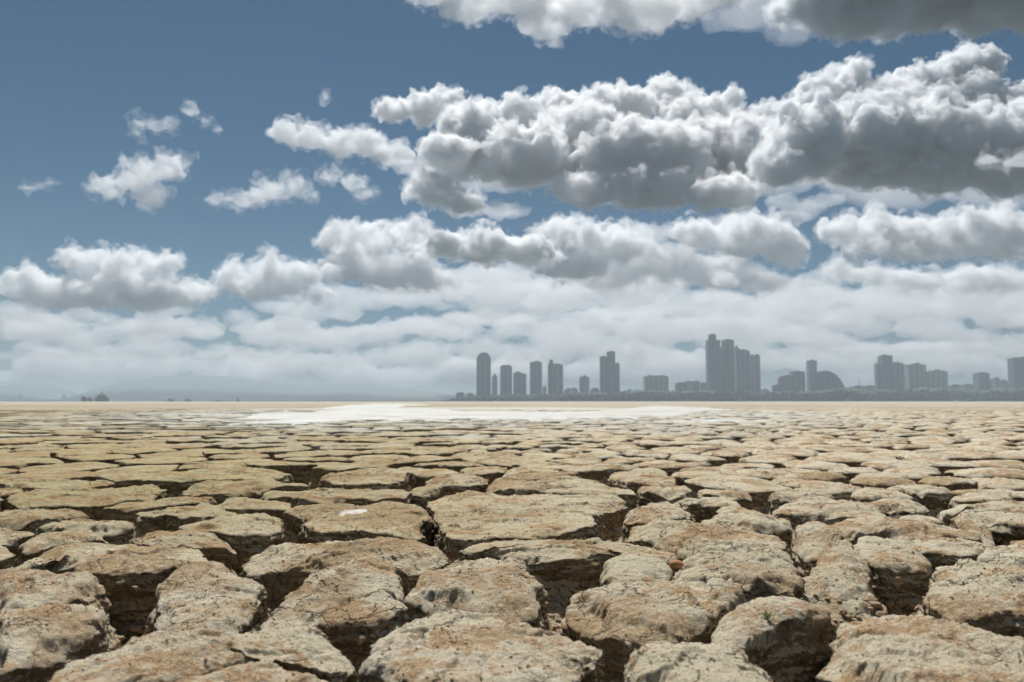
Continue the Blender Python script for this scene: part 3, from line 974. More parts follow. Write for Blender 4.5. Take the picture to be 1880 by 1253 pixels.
def building(name, label, blocks, D=CD, mat='grey', cat='tower', group='towers of the far city', roof=None, rot=0, dep=None):
    """blocks: (part name, x0, x1, ytop[, mat[, depth offset m]]) in photo pixels"""
    k = px2m(D)
    x0 = min(b[1] for b in blocks); x1 = max(b[2] for b in blocks)
    cx = ((x0 + x1) / 2 - 940) * k
    root = empty(name, (cx, D, 0.0))
    tag(root, label, cat, group)
    for b in blocks:
        pn, a, c, yt = b[:4]
        m = FAC[b[4]] if len(b) > 4 and b[4] else FAC[mat]
        off = b[5] if len(b) > 5 else 0
        w = (c - a) * k
        d = dep or max(14, min(30, w * .9))
        h = (737 - yt) * k
        V, Fq = box(((a + c) / 2 - 940) * k - cx, off, w, d, -.5, h, rot)
        mesh(pn, V, Fq, m, root, smooth=False)
        # roof slab with parapet and plant room
        px_, pw = ((a + c) / 2 - 940) * k - cx, w
        V1, F1 = box(px_, off, pw + .5, d + .5, h + .003, h + 1.1, rot)
        V2, F2 = box(px_ + pw * .08, off, pw * .4, d * .4, h + 1.103, h + 3.6, rot)
        mesh('roof', np.vstack([V1, V2]), np.vstack([F1, F2 + 8]), ROOFM, root, smooth=False)
    return root


def shaped(root, name, pts, D, d, mat, off=0):
    k = px2m(D)
    cx = root.location.x
    return prism_mesh(name, [((x - 940) * k - cx, (737 - y) * k) for x, y in pts], d, mat, root, off)


# round-topped tower
t = building('apartment_tower', 'tall grey tower with rounded top, first of the city skyline', [('wall', 875.3, 901, 658)])
shaped(t, 'crown', [(875.6, 657.2), (877.5, 653), (881, 650), (884, 648), (888.5, 647.2), (893, 648), (896.5, 650), (899, 653.5), (900.7, 657.2)], CD, 16, FAC['grey'])
t = building('apartment_tower', 'small pointed grey block behind the round topped tower', [('wall', 903.5, 913, 694)], D=CD + 60)
shaped(t, 'gable_roof', [(904, 693), (907.5, 686), (909.5, 686), (913, 693)], CD + 60, 12, ROOFM)
t = building('apartment_tower', 'grey tower with chamfered top beside a lower flat block', [('wall', 918.6, 940, 674)], D=CD + 20)
shaped(t, 'crown', [(919.2, 673.2), (922, 670.6), (936.5, 670.4), (939.5, 673.2)], CD + 20, 18, FAC['grey'])
building('apartment_block', 'lower grey block leaning close to the chamfered tower', [('wall', 942.5, 966, 687.5), ('upper_floor', 944, 956, 684.5, None, 1)], D=CD + 30, cat='apartment block')
building('apartment_tower', 'slim grey slab tower with flat top, alone between gaps', [('wall', 973, 994.5, 667), ('penthouse', 975, 993, 665.5, None, .4)], D=CD)
t = building('apartment_tower', 'grey tower with a raised left corner turret', [('wall', 1006, 1033, 670.5), ('turret', 1008, 1015, 663, 'grey', -8)], D=CD + 10)
building('apartment_block', 'tiny pale block squeezed between two grey towers', [('wall', 996, 1003, 711, 'warm')], D=CD + 150, cat='apartment block')
building('apartment_block', 'small pale block standing alone with a bright side wall', [('wall', 1063.7, 1072.5, 694), ('wing', 1072.8, 1081.5, 694.5, 'pale', 1), ('lift_tower', 1071, 1076, 691, 'pale', 2)], D=CD + 40, cat='apartment block')
building('apartment_tower', 'three step grey tower with tallest part in its middle', [('wing', 1101.5, 1114, 656), ('wall', 1114.3, 1128.5, 647, None, -3), ('wing', 1128.8, 1137, 668.4, None, 2)], D=CD)
building('apartment_block', 'wide pinkish block with a flat top and three bays', [('wall', 1182.6, 1225, 692.5, 'warm'), ('bay', 1186, 1196, 691.5, 'warm', -6), ('bay', 1211, 1221, 691.5, 'warm', -6)], D=CD + 30, cat='apartment block')
building('apartment_tower', 'tallest dark tower with a narrow cap on top', [('wall', 1298.4, 1320.5, 626, 'dark'), ('cap', 1302.5, 1314.5, 615, 'dark', 1)], D=CD - 20)
building('apartment_tower', 'second tallest dark slab tower beside the capped tower', [('wall', 1326.2, 1345.2, 625.5, 'dark', -4), ('wing', 1322.8, 1326, 640, 'grey', 3)], D=CD)
t = building('apartment_tower', 'dark tower with sloping roofline and a corner spike', [('wall', 1349.5, 1374, 646, 'grey')], D=CD + 10)
shaped(t, 'sloped_roof', [(1349.3, 645.2), (1349.6, 639), (1352, 634.5), (1355, 639), (1357, 641.8), (1366, 641.8), (1371, 643), (1374.2, 645.2)], CD + 10, 16, FAC['grey'])
building('apartment_tower', 'shortest tower of the dark cluster, at its right end', [('wall', 1376, 1385, 653.5, 'pale', -2), ('wing', 1385.2, 1394.3, 653, 'dark')], D=CD + 20)
building('hotel_block', 'stepped block rising in terraces to its right end', [('terrace', 1418, 1431.5, 708.5), ('terrace', 1428.5, 1436, 696, None, .4), ('terrace', 1433, 1452, 691.5, None, .8), ('wall', 1452.3, 1474.5, 683.5, None, 1.2)], D=CD, mat='dark', cat='hotel block')
building('apartment_tower', 'thin pale tower behind the dome shaped block', [('wall', 1482.8, 1497.5, 663, 'grey')], D=CD + 120)
t = building('hotel_block', 'dome shaped dark block with a curved right side', [('wing', 1485.5, 1498.5, 684.5, 'dark')], D=CD, cat='hotel block')
shaped(t, 'wall', [(1498.8, 737.2), (1498.8, 683.5), (1505, 682), (1512, 681), (1520, 682), (1527, 685.5), (1534, 691), (1539, 697), (1543, 704), (1546, 711), (1548, 720), (1548, 737.2)], CD, 24, FAC['dark'])
building('apartment_tower', 'dark tower flanked by two paler wings', [('wing', 1608.6, 1615, 669, 'grey', 4), ('wall', 1615.2, 1634.5, 654.5, 'dark', -2), ('wing', 1634.8, 1656, 667.5, 'grey', 4), ('cap', 1619, 1626, 653, 'dark', -1)], D=CD)
building('apartment_block', 'pale square block right of the tower with two wings', [('wall', 1662.6, 1694.8, 670.5, 'pale'), ('upper_floor', 1680, 1688, 668.5, 'pale', 1)], D=CD + 60, cat='apartment block')
building('apartment_block', 'lower pale block with a faceted roof near the right', [('wall', 1702, 1733.5, 683, 'pale'), ('upper_floor', 1709, 1729, 681.5, 'pale', 1)], D=CD + 40, cat='apartment block')
building('apartment_block', 'square dark grey block beside a row of low roofs', [('wall', 1791, 1811, 686, 'grey')], D=CD, cat='apartment block')
building('apartment_tower', 'tower cut by the right frame edge', [('wall', 1855, 1873, 659, 'grey'), ('wing', 1873.3, 1893, 656.5, 'grey', -2)], D=CD)
# low buildings along the shore
low = [(838, 853, 721, 'grey', 'house', 'low dark roof at the tip of the shore'), (856, 871, 722.5, 'grey', 'house', 'low grey house just left of the round topped tower'),
       (1036, 1050, 714, 'grey', 'low block', 'low grey block right of the turreted tower'), (1046, 1060, 713, 'grey', 'low block', 'low flat block left of the small pale block'),
       (1084, 1099, 713, 'grey', 'low block', 'low grey block left of the three step tower'), (1240, 1258, 703, 'grey', 'low block', 'first of the long low blocks before the tallest tower'),
       (1255, 1272, 700.5, 'pale', 'low block', 'middle pale low block before the tallest tower'), (1270, 1284, 700, 'grey', 'low block', 'grey low block just before the tallest tower'),
       (1284, 1297, 703, 'grey', 'low block', 'low block touching the tallest tower at its left'), (1150, 1160, 716, 'grey', 'house', 'small grey house right of the three step tower'),
       (1562, 1584, 709, 'pale', 'low block', 'pale low block below the thin mast'), (1585, 1606, 708.5, 'warm', 'low block', 'warm low roof left of the tower with two wings'),
       (1740, 1765, 707, 'grey', 'low block', 'grey low block right of the faceted pale block'), (1764, 1788, 706, 'grey', 'low block', 'grey low block left of the square dark block'),
       (1812, 1822, 698, 'grey', 'low block', 'low block touching the square dark block'), (1823, 1832, 694, 'warm', 'low block', 'warm gabled low block between two grey roofs'),
       (1834, 1846, 698.5, 'grey', 'low block', 'low block left of the last tower'), (1846, 1858, 704, 'grey', 'low block', 'lowest grey block at the foot of the last tower'),
       (1722, 1740, 709, 'grey', 'low block', 'low grey roof in front of the faceted pale block'), (1395, 1410, 715, 'grey', 'house', 'low house at the right foot of the dark cluster')]
for k, (a, b_, y, m, cat, label) in enumerate(low):
    D = CD + 30 + (k * 37 % 90)
    t = building('low_building', label, [('wall', a, b_, y + 2, m)], D=D, cat=cat, group='low buildings of the far city')
    shaped(t, 'gable_roof', [(a + .3, y + .6), ((a + b_) / 2 - 1, y - 1.2), ((a + b_) / 2 + 1, y - 1.2), (b_ - .3, y + .6)], D, 12, ROOFM)
# thin mast
k = px2m(CD)
m_ = empty('radio_mast', ((1577 - 940) * k, CD, 0)); tag(m_, 'thin radio mast standing above the pale low block', 'mast')
V, q = box(0, 0, .9, .9, 0, (737 - 695) * k); mesh('pole', V, q, ROOFM, m_, smooth=False)
V, q = box(0, -.9, 5, .6, (737 - 701) * k, (737 - 700) * k); mesh('crossbar', V, q, ROOFM, m_, smooth=False)
m_ = empty('radio_mast', ((1661 - 940) * k, CD, 0)); tag(m_, 'short mast between the winged tower and the pale square block', 'mast')
V, q = box(0, 0, 1.2, 1.2, 0, (737 - 694) * k); mesh('pole', V, q, ROOFM, m_, smooth=False)
V, q = box(0, -1.1, 3.5, .8, (737 - 699) * k, (737 - 697) * k); mesh('crossbar', V, q, ROOFM, m_, smooth=False)

# woodland along the shore: crowns of leaf clumps, one mass
LEAFM = plain_material('woodland_leaves', (.08, .10, .08), (.14, .16, .125), .15)
vv, ff, n = [], [], 0
xs = np.arange(812, 1960, 2.2)
topy = np.interp(xs, [812, 830, 850, 870, 950, 1020, 1050, 1100, 1150, 1170, 1240, 1300, 1400, 1480, 1560, 1600, 1700, 1760, 1800, 1850, 1960],
                 [735.5, 731, 727, 726, 723, 722, 719, 721, 717, 716, 717, 717, 717, 718, 711, 716, 711, 713, 714, 712, 710])
for x, ty in zip(xs, topy):
    for r in range(2):
        D = CD - 60 + 70 * r + random.uniform(-18, 18)
        k = px2m(D)
        hh = (737 - ty + random.uniform(-4.5, 1.5) * (1 if x > 860 else .3)) * k
        hh = max(2.0, hh)
        X0 = (x - 940) * k + random.uniform(-2, 2)
        for j in range(5):
            rr = hh * random.uniform(.16, .30) + .8
            z = hh - rr - j / 4 * max(0, hh - 2 * rr) * random.uniform(.7, 1)
            w = RNG.uniform(.65, 1.3, (len(IV1), 1))
            vv.append(IV1 * w * rr * np.array([1.2, 1.2, .9]) + np.array([X0 + random.uniform(-4, 4), D + random.uniform(-4, 4), max(z, rr * .5)]))
            ff.append(IF1 + n); n += len(IV1)
o = mesh('distant_woodland', np.concatenate(vv), np.concatenate(ff), LEAFM, smooth=False)
tag(o, 'dark belt of trees running along the city shore', 'woodland', kind='stuff')

# ------------------------------------------------------------------ small things by the left horizon and boats
DARKM = plain_material('weathered_wall', (.20, .15, .13), (.32, .25, .22), .3)
D = 1500.0
k = px2m(D)


def lathe(prof, n=20):
    V, q = [], []
    for r, z in prof:
        for i in range(n):
            a = 2 * math.pi * i / n
            V.append((r * math.cos(a), r * math.sin(a), z))
    m = len(prof)
    for r in range(m - 1):
        for i in range(n):
            j = (i + 1) % n
            q.append((r * n + i, r * n + j, (r + 1) * n + j, (r + 1) * n + i))
    q.append(tuple()) if False else None
    return np.array(V), np.array(q)


t = empty('domed_building', ((189 - 940) * k, D, -.3)); tag(t, 'small dark domed building with a spire on the left horizon', 'building')
V, q = box(0, 0, 19 * k, 14, 0, 8 * k); mesh('wall', V, q, DARKM, t, smooth=False)
V, q = lathe([(8.6 * k, 8 * k + .004), (8.2 * k, 10 * k), (6.8 * k, 12.2 * k), (4.6 * k, 14.2 * k), (2 * k, 15.6 * k), (.4 * k, 16.2 * k), (.01, 16.25 * k)]); mesh('dome', V, q, DARKM, t)
V, q = lathe([(1.1 * k, 15.5 * k), (.9 * k, 18 * k), (.45 * k, 19 * k), (.01, 21.5 * k)], 10); mesh('spire', V, q, DARKM, t)
for x, w, yt, lab in ((156.5, 8, 726.5, 'taller of two small brown huts left of the domed building'), (168, 6.5, 729, 'lower of two small brown huts beside the domed building')):
    t = empty('hut', ((x - 940) * k, D, -.3)); tag(t, lab, 'hut', 'huts on the left horizon')
    h = (737 - yt) * k
    V, q = box(0, 0, w * k, 6, 0, h * .72); mesh('wall', V, q, DARKM, t, smooth=False)
    prism_mesh('roof', [(-w * k * .56, h * .72 + .01), (0, h), (w * k * .56, h * .72 + .01)], 7, ROOFM, t)


def boat(name, label, x, y_top, length_px, D, hullm, cabm, mast=0.0, cat='boat'):
    k = px2m(D)
    L = length_px * k
    h = max(1.2, (736.6 - y_top) * k)
    t = empty(name, ((x - 940) * k, D, -.4)); tag(t, label, cat, 'boats on the far water')
    n = 9
    V = []
    for i in range(n):
        s = i / (n - 1) * 2 - 1
        w = L * .16 * (1 - abs(s) ** 2.6) + .05
        for yy, zz in ((-w, h * (.5 + .15 * s * s)), (-w * .6, 0), (w * .6, 0), (w, h * (.5 + .15 * s * s))):
            V.append((s * L / 2, yy, zz))
    q = []
    for i in range(n - 1):
        for e in range(4):
            q.append((i * 4 + e, i * 4 + (e + 1) % 4, i * 4 + 4 + (e + 1) % 4, i * 4 + 4 + e))
    q += [(3, 2, 1, 0), (n * 4 - 4, n * 4 - 3, n * 4 - 2, n * 4 - 1)]
    mesh('hull', V, np.array(q), hullm, t, smooth=False)
    V, q = box(-L * .06, 0, L * .36, L * .16, h * .5, h); mesh('cabin', V, q, cabm, t, smooth=False)
    if mast:
        V, q = box(0, 0, .5, .5, h + .003, h + mast * k); mesh('mast', V, q, ROOFM, t, smooth=False)
    return t


WHITE = plain_material('white_paint', (.70, .70, .68), (.82, .82, .80), .5, .4)
GREYP = plain_material('grey_paint', (.14, .17, .19), (.24, .26, .28), .5, .5)
boat('fishing_boat', 'dark low boat below the long blue ridge, left of its twin', 315, 731, 14, 1700, GREYP, DARKM, 2)
boat('fishing_boat', 'dark low boat below the ridge, right of its twin', 346, 731.5, 13, 1700, GREYP, DARKM, 1)
boat('motor_boat', 'small white boat on the water left of the blue post', 403, 733, 17, 1500, WHITE, WHITE)
boat('fishing_boat', 'small bluish boat with a short mast below the ridge', 438, 730.5, 6, 1600, GREYP, GREYP, 4)
boat('motor_boat', 'white boat in front of the dark tower cluster', 1358, 729, 10, 1750, WHITE, WHITE)
boat('motor_boat', 'long white boat on the water near the right, bow to a grey boat', 1757, 733.5, 20, 1400, WHITE, WHITE)
boat('motor_boat', 'grey boat lying beside the long white boat', 1778, 732.5, 20, 1420, GREYP, WHITE)
boat('motor_boat', 'pale flat boat in front of the winged tower', 1612, 733, 24, 1600, plain_material('pale_paint', (.35, .36, .36), (.45, .45, .45), .4), GREYP)
boat('cargo_ship', 'faint grey ship far out before the left hill', 40, 722, 12, 4200, GREYP, GREYP, 0, 'ship')
boat('cargo_ship', 'faint grey ship at the right foot of the left hill', 121, 724, 14, 4200, GREYP, GREYP, 2, 'ship')
print('city', time.time() - T0)

# ------------------------------------------------------------------ haze
g = NT('haze_air')
p = g.n('ShaderNodeVolumePrincipled')
p.inputs['Color'].default_value = (.80, .915, 1.0, 1)
p.inputs['Density'].default_value = HAZE = 0.00021
p.inputs['Anisotropy'].default_value = .05
g.l(p.outputs[0], g.out.inputs['Volume'])
V, q = box(0, 0, 29600, 29600, -2.0, 174)
o = mesh('haze', V, q, g.m, smooth=False)
tag(o, 'pale even haze filling the air over the plain and city', 'haze', kind='stuff')

# ------------------------------------------------------------------ clouds: closed puffy bodies of scattering vapour
def cloud_mat(name, dens, aniso=.35, grain=0.0, lo=.44, hi=.66, boost=2.2, step=.5, body=None):
    body = body or dens
    g = NT(name)
    s = g.n('ShaderNodeVolumePrincipled')
    s.inputs['Color'].default_value = (.91, .935, .952, 1) if body >= .0215 else (.962, .972, .979, 1) if body >= .0185 else (.978, .983, .987, 1) if body >= .0165 else ((.974, .982, .989, 1) if body > .003 else (.982, .987, .993, 1))
    s.inputs['Density'].default_value = dens * 1.6
    s.inputs['Anisotropy'].default_value = aniso
    if grain:                                   # torn, uneven vapour
        tc = g.n('ShaderNodeTexCoord')
        n = g.noise(tc.outputs['Object'], 1 / grain, 4, .62, .3)
        g.l(g.math('MULTIPLY', g.ramp(n, lo, hi), s.inputs['Density'].default_value * boost), s.inputs['Density'])
        g.m.cycles.volume_step_rate = step
    g.l(s.outputs[0], g.out.inputs['Volume'])
    return g.m


_cm = {}


def voxel(V, Fc, size):
    """closed skin round a heap of overlapping bodies"""
    tmp = mesh('cloud_raw', V, Fc)
    md = tmp.modifiers.new('r', 'REMESH'); md.mode = 'VOXEL'; md.voxel_size = size
    dgx = bpy.context.evaluated_depsgraph_get()
    ev = tmp.evaluated_get(dgx)
    me0 = ev.to_mesh()
    nv = len(me0.vertices)
    co = np.empty(nv * 3, np.float32); me0.vertices.foreach_get('co', co)
    no = np.empty(nv * 3, np.float32); me0.vertex_normals.foreach_get('vector', no)
    me0.calc_loop_triangles()
    tr = np.empty(len(me0.loop_triangles) * 3, np.int32); me0.loop_triangles.foreach_get('vertices', tr)
    ev.to_mesh_clear()
    old = tmp.data
    bpy.data.objects.remove(tmp)
    bpy.data.meshes.remove(old)
    return co.reshape(-1, 3).astype(float), no.reshape(-1, 3).astype(float), tr.reshape(-1, 3)



def cloud(label, lobes, D, dens, seed, base=None, puff=1.0, soft=1.0, vox_px=2.2, back=1.0, fringe=.42, bumps=()):
    """lobes (x, y, rx, ry) in photo pixels at distance D; base: pixel row of the flat underside"""
    rng = np.random.default_rng(seed)
    k = px2m(D)
    S = []
    for n_, x0, x1, y0, y1, r0, r1 in bumps:
        for _ in range(n_):
            r = rng.uniform(r0, r1)
            lobes = lobes + [(rng.uniform(x0, x1), rng.uniform(y0, y1), r * rng.uniform(1, 1.4), r, -rng.uniform(1.2, 2.6))]
    for lb in lobes:
        x, y, rx, ry = lb[:4]
        dep = lb[4] if len(lb) > 4 else 0.0
        yb = base if base is not None else max(b_[1] + b_[3] for b_ in lobes)
        Dl = D + (back * max(0, yb - y) + (dep + rng.uniform(-.7, .7) * (.3 if yb - y < 60 else 1)) * rx) * k
        c = at(x, y, Dl)
        e = np.array([rx, (rx + ry) * .5, ry]) * px2m(Dl)
        S.append((c, e * .95))
        m = int(10 + 10 * puff)
        for _ in range(m):
            u = rng.normal(size=3); u /= np.linalg.norm(u)
            if u[2] < -.2: u[2] *= .4
            r2 = min(e[0], e[2]) * rng.uniform(.26, .52)
            c2 = c + u * e * .80
            S.append((c2, np.full(3, r2)))
            for _ in range(int(5 * puff)):
                w = rng.normal(size=3); w /= np.linalg.norm(w); w = w + u * .9; w /= np.linalg.norm(w)
                S.append((c2 + w * r2 * .85, np.full(3, r2 * rng.uniform(.28, .55))))
    V = np.concatenate([IV2 * e + c for c, e in S])
    Fc = np.concatenate([IF2 + i * len(IV2) for i in range(len(S))])
    if base is not None:
        zb = at(940, base, D)[2]
        low_ = V[:, 2] < zb
        V[low_, 2] = zb + (V[low_, 2] - zb) * .22
    co, no, tr = voxel(V, Fc, vox_px * k)
    q = co / k
    # billows: |noise| creases between rounded bulges, then finer ragged edge
    qq = q + 9 * np.column_stack([noise3(q / 40.0, seed + 11), noise3(q / 40.0, seed + 12), noise3(q / 40.0, seed + 13)])
    b1 = np.abs(noise3(qq / 34.0, seed)) * 14
    b2 = np.abs(noise3(qq / 12.0, seed + 3)) * 5.5
    b2 = b2 + np.abs(noise3(q / 6.5, seed + 4)) * 2.4
    b3 = fbm(q / 5.5, 2, seed + 5) * 3.2 * soft
    wv = fbm(q / 60.0, 2, seed + 8) * 12
    dsp = (b1 + b2 - 9 + b3 + wv) * k * .9
    if fringe:
        fd = dsp + (fbm(qq / 16.0, 5, seed + 15, .66) * 15 + fbm(qq / 50.0, 2, seed + 16) * 12 + 6) * k
        fco, _n, ftr = voxel(co + no * fd[:, None], tr, vox_px * 1.25 * k)
    co = co + no * dsp[:, None]
    key = (round(dens, 6))
    if key not in _cm: _cm[key] = cloud_mat('cloud_vapour', dens)
    co, tr = voxel(co, tr.reshape(-1, 3), vox_px * .9 * k)[::2]
    loc = co.mean(0)
    o = mesh('cloud', co, tr, cloud_mat('cloud_vapour', dens, grain=34 * k, lo=.38, hi=.58, boost=2.0, step=.3) if fringe else _cm[key], loc=loc)
    tag(o, label, 'cloud', 'cumulus clouds')
    if fringe:
        mesh('wisps', fco - loc, ftr, cloud_mat('cloud_wisp', dens * fringe, grain=26 * k, lo=.42, hi=.66, body=dens), o)
    return o


cloud('ragged bright cloud cut by the upper frame edge at the middle', [(790,-25,50,45),(860,5,55,40),(940,-20,70,50),(1000,35,60,40),(1080,5,80,45),(1190,15,80,52),(1280,-10,70,45),(1350,-5,40,30)], 2300, .008, 1, soft=1.6)
cloud('dark grey cloud base filling the upper right corner', [(1490,-5,60,60),(1570,-10,110,90),(1690,-50,130,120),(1810,-50,130,120),(1920,-40,120,110),(1560,-160,120,90),(1700,-180,180,110),(1850,-200,180,120),(1640,-330,160,120),(1820,-360,180,130)], 2200, .022, 2, base=92, back=.2)
cloud('huge towering cumulus at the right with the darkest base', [(1560,150,42,38),(1505,185,48,45),(1640,185,60,45),(1700,165,55,50),(1770,135,65,50),(1800,195,45,55),(1870,195,40,50),(1480,265,75,75),(1600,270,105,85),(1730,275,115,90),(1850,285,100,85),(1425,310,45,45),(1910,260,60,90)], 3600, .021, 3, base=380, back=2.2, bumps=[(9, 1480, 1880, 170, 260, 22, 44)])
cloud('widest cumulus at the centre with one knob on its crest', [(720,205,36,22),(780,202,45,30),(820,192,36,30),(880,222,55,40),(950,218,55,38),(1040,208,65,42),(1100,200,45,36),(1150,198,55,42),(1215,168,28,30),(1240,202,42,42),(1335,192,36,26),(1290,222,48,42),(1400,218,42,26),(860,285,85,50),(960,290,95,60),(1080,290,95,65),(1200,290,105,75),(1310,290,85,70),(1375,262,55,45),(1080,350,70,35),(1200,350,105,38),(1320,355,80,35),(800,350,55,30),(850,372,50,20)], 4000, .018, 4, base=390, back=2.6, bumps=[(14, 800, 1400, 200, 290, 24, 48)])
cloud('bright finger of cloud pointing left at the blue sky', [(522,242,30,26),(570,255,33,25),(620,262,38,25),(670,264,40,30),(725,288,42,22)], 4200, .009, 5)
cloud('tiny tuft of cloud above the bright finger cloud', [(596,178,9,11)], 4200, .005, 6, puff=.5, soft=1.5)
cloud('thin arched wisp of cloud high at the left', [(262,222,26,9),(295,230,26,10),(248,244,9,8)], 4200, .0028, 7, puff=.6, soft=1.8)
cloud('diagonal wisp of cloud beside the thin arched wisp', [(352,200,12,12),(374,222,17,14),(400,238,15,13)], 4200, .0035, 8, puff=.6, soft=1.8)
cloud('ragged kite shaped cloud at the left', [(205,342,36,26),(250,326,42,32),(300,312,36,30),(330,296,24,14),(275,355,34,26),(290,380,18,14)], 4600, .0045, 9, soft=1.7)
cloud('faint flat wisp at the far left', [(45,345,22,9),(85,340,24,11)], 5000, .0024, 10, puff=.6, soft=1.8)
cloud('long wispy cloud right of the kite shaped cloud', [(400,368,36,14),(450,368,42,16),(500,352,42,22),(535,335,30,20),(560,355,26,14)], 4700, .0032, 11, puff=.8, soft=1.8)
cloud('short ragged cloud below the bright finger cloud', [(610,322,28,14),(645,335,28,20),(665,360,18,16)], 4600, .0045, 12, puff=.8, soft=1.6)
cloud('twin headed cumulus bank at the left', [(130,478,24,26),(160,485,38,32),(60,522,55,26),(200,505,36,36),(255,488,32,30),(295,500,36,32),(20,530,40,24),(130,540,110,34),(270,540,95,34),(340,545,40,24)], 8200, .0058, 13, base=570, bumps=[(10, 40, 330, 480, 545, 10, 20)])
cloud('low rounded cumulus between the bank and the middle', [(430,508,38,26),(490,500,52,30),(550,505,44,30),(480,530,85,24),(370,535,45,20),(590,540,36,16)], 8400, .005, 14, base=545)
cloud('grey topped cumulus left of the middle', [(615,440,42,32),(685,435,48,34),(755,432,50,30),(640,485,55,36),(715,500,80,40),(790,515,50,26)], 6600, .0062, 15, base=540, bumps=[(10, 600, 800, 430, 520, 12, 24)])
cloud('dark shadowed cloud floating under the widest cumulus', [(820,450,46,28),(890,455,70,34),(960,465,60,30),(1000,480,40,20)], 5200, .02, 16, base=480, back=.3)
cloud('bright lumpy cloud right of the dark shadowed cloud', [(1010,438,50,36),(1060,450,54,44),(1110,445,44,38),(1050,490,80,28),(1150,460,40,30)], 6600, .007, 17, base=520, bumps=[(8, 1000, 1140, 425, 490, 12, 22)])
cloud('soft pale cloud under the flat dark base at the middle', [(1170,480,66,42),(1235,484,66,42),(1310,505,66,32),(1110,510,60,30),(1400,515,60,24)], 7200, .0045, 18, base=540, soft=1.5, bumps=[(10, 1120, 1400, 460, 520, 12, 24)])
cloud('rounded cloud ending in a smooth curve below the tower cumulus', [(1290,432,62,30),(1360,436,70,38),(1435,448,52,44),(1380,420,76,26)], 6200, .0075, 19, base=488)
cloud('long bright roll of cloud at the right under the dark base', [(1545,428,50,32),(1610,430,64,38),(1690,440,80,44),(1770,435,80,44),(1850,430,75,50),(1920,445,70,48)], 5800, .0085, 20, base=482, bumps=[(14, 1540, 1900, 410, 470, 12, 24)])
cloud('thin low roll of cloud beneath the long bright roll', [(1540,500,40,20),(1600,505,60,20),(1690,512,80,20),(1790,512,90,24),(1880,520,70,26)], 8600, .0042, 21, base=530)
cloud('pale scrap of cloud crossing the right frame edge', [(1820,293,26,10),(1870,298,34,12)], 3000, .008, 40, puff=.7)
veils = [('thin pale cloud veil filling the gap between the two big clouds', [(900,300,150,60),(1150,320,160,60),(1400,300,160,70),(1650,330,160,60),(1850,330,140,60)], 7500, .0008),
         ('thin veil of cloud joining the two clouds at the upper edge', [(1390,20,80,40),(1450,60,60,30),(1330,40,50,30)], 3200, .0016),
         ('broad soft grey cloud sheet behind the dark shadowed cloud', [(760,520,110,30),(900,515,120,36),(1040,525,110,30),(1180,520,110,34)], 10500, .0013),
         ('broad soft grey cloud sheet under the long bright roll', [(1480,545,110,26),(1640,545,120,32),(1800,550,120,34),(1930,550,80,34)], 10500, .0013),
         ('soft grey patch of cloud between the rounded cloud and the widest cumulus', [(1180,430,70,24),(1260,425,70,22),(1330,405,60,16),(1440,400,60,18)], 7000, .0016),
         ('soft pale patch of cloud at the end of the dark base on the right', [(1480,385,50,20),(1430,370,40,18),(1520,370,40,18)], 5600, .002),
         ('ragged pale cloud trailing under the widest cumulus at its left', [(780,340,50,30),(850,380,60,26),(930,385,60,18),(760,310,36,26)], 5000, .003),
         ('broad hazy cloud sheet over the towers of the middle', [(900,585,120,16),(1080,600,130,16),(1280,595,130,18)], 13000, .0010)]
for i, (lab, lb, D, dn) in enumerate(veils):
    cloud(lab, lb, D, dn, 90 + i, puff=.9, soft=1.6, vox_px=2.6, fringe=0)
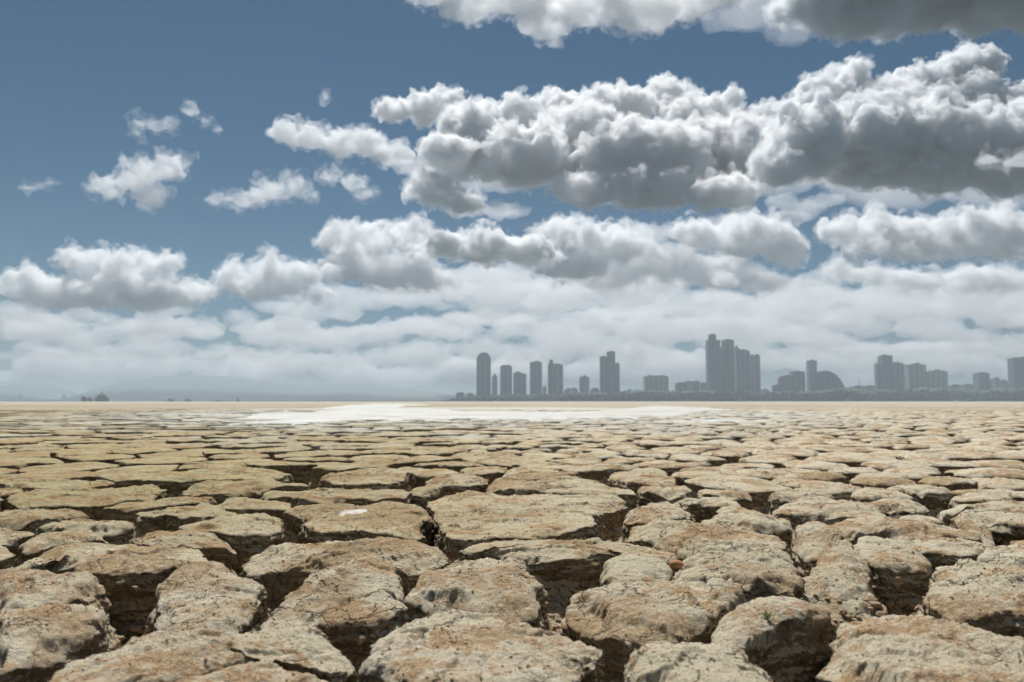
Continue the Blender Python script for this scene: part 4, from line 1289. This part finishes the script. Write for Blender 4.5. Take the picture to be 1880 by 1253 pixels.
far = [('pale streak of low cloud far left above the hills', [(40,600,60,16),(130,595,70,14)]), ('low hazy cloud over the left hill', [(230,605,60,14),(300,600,66,18),(370,612,50,14)]),
       ('low hazy cloud over the long blue ridge', [(470,605,60,14),(540,598,60,18),(620,612,60,14)]), ('low hazy cloud left of the round topped tower', [(690,605,60,18),(760,598,60,16),(830,615,40,12)]),
       ('pale puff above the round topped tower', [(850,535,50,20),(910,545,50,18)]), ('pale puff above the slim grey slab tower', [(1000,555,60,18),(1060,560,46,14)]),
       ('hazy streak above the three step tower', [(1120,575,80,14),(1220,570,90,16)]), ('hazy cloud just above the tallest tower', [(1330,545,70,20),(1420,525,60,24)]),
       ('sloping hazy cloud behind the stepped block', [(1390,590,50,22),(1440,605,46,18),(1490,625,40,12)]), ('hazy cloud above the dome shaped block', [(1560,585,60,24),(1640,570,60,26)]),
       ('pale hazy cloud above the winged tower', [(1700,575,60,28),(1780,565,70,32)]), ('hazy cloud over the last tower at the right', [(1850,575,60,34),(1900,590,50,26)]),
       ('lowest hazy streak over the shore at the right', [(1600,640,90,12),(1720,636,110,14)]), ('lowest hazy streak over the left hills', [(120,650,90,10),(260,655,110,10),(420,650,80,10)])]
for i, (lab, lb) in enumerate(far):
    cloud(lab, lb, 11500 + 700 * (i % 4), .0016, 60 + i, puff=.8, soft=1.5, vox_px=2.6, fringe=0)
bank = random.Random(5)
spots = [(0, 420, 'the left hills'), (420, 820, 'the end of the blue ridge'), (820, 1160, 'the first towers'), (1160, 1480, 'the tallest towers'), (1480, 1930, 'the right end of the skyline')]
for r, (yy, D, dn, x_min, nm) in enumerate(((520, 9800, .0016, 1100, 'upper'), (553, 11000, .0014, 480, 'second'), (586, 12500, .0013, -40, 'middle'), (618, 14000, .0012, -40, 'lower'), (650, 16000, .0011, -40, 'lowest'), (682, 21000, .0015, -40, 'farthest'))):
    for a_, b_, wh in spots:
        if b_ <= x_min: continue
        lb = []
        x = max(a_, x_min)
        while x < b_:
            rx = bank.uniform(34, 85)
            if bank.random() < (.8 if r < 4 else .97): lb.append((x + rx * .5, yy + bank.uniform(-15, 13), rx, rx * bank.uniform(.26, .52)))
            x += rx * bank.uniform(.7, 1.3)
        if lb: cloud(f'hazy cloud in the {nm} bank layer above {wh}', lb, D + bank.uniform(-400, 400), dn, 200 + r * 7 + a_, puff=.8, soft=1.6, vox_px=2.6, fringe=0)
print('clouds', time.time() - T0)
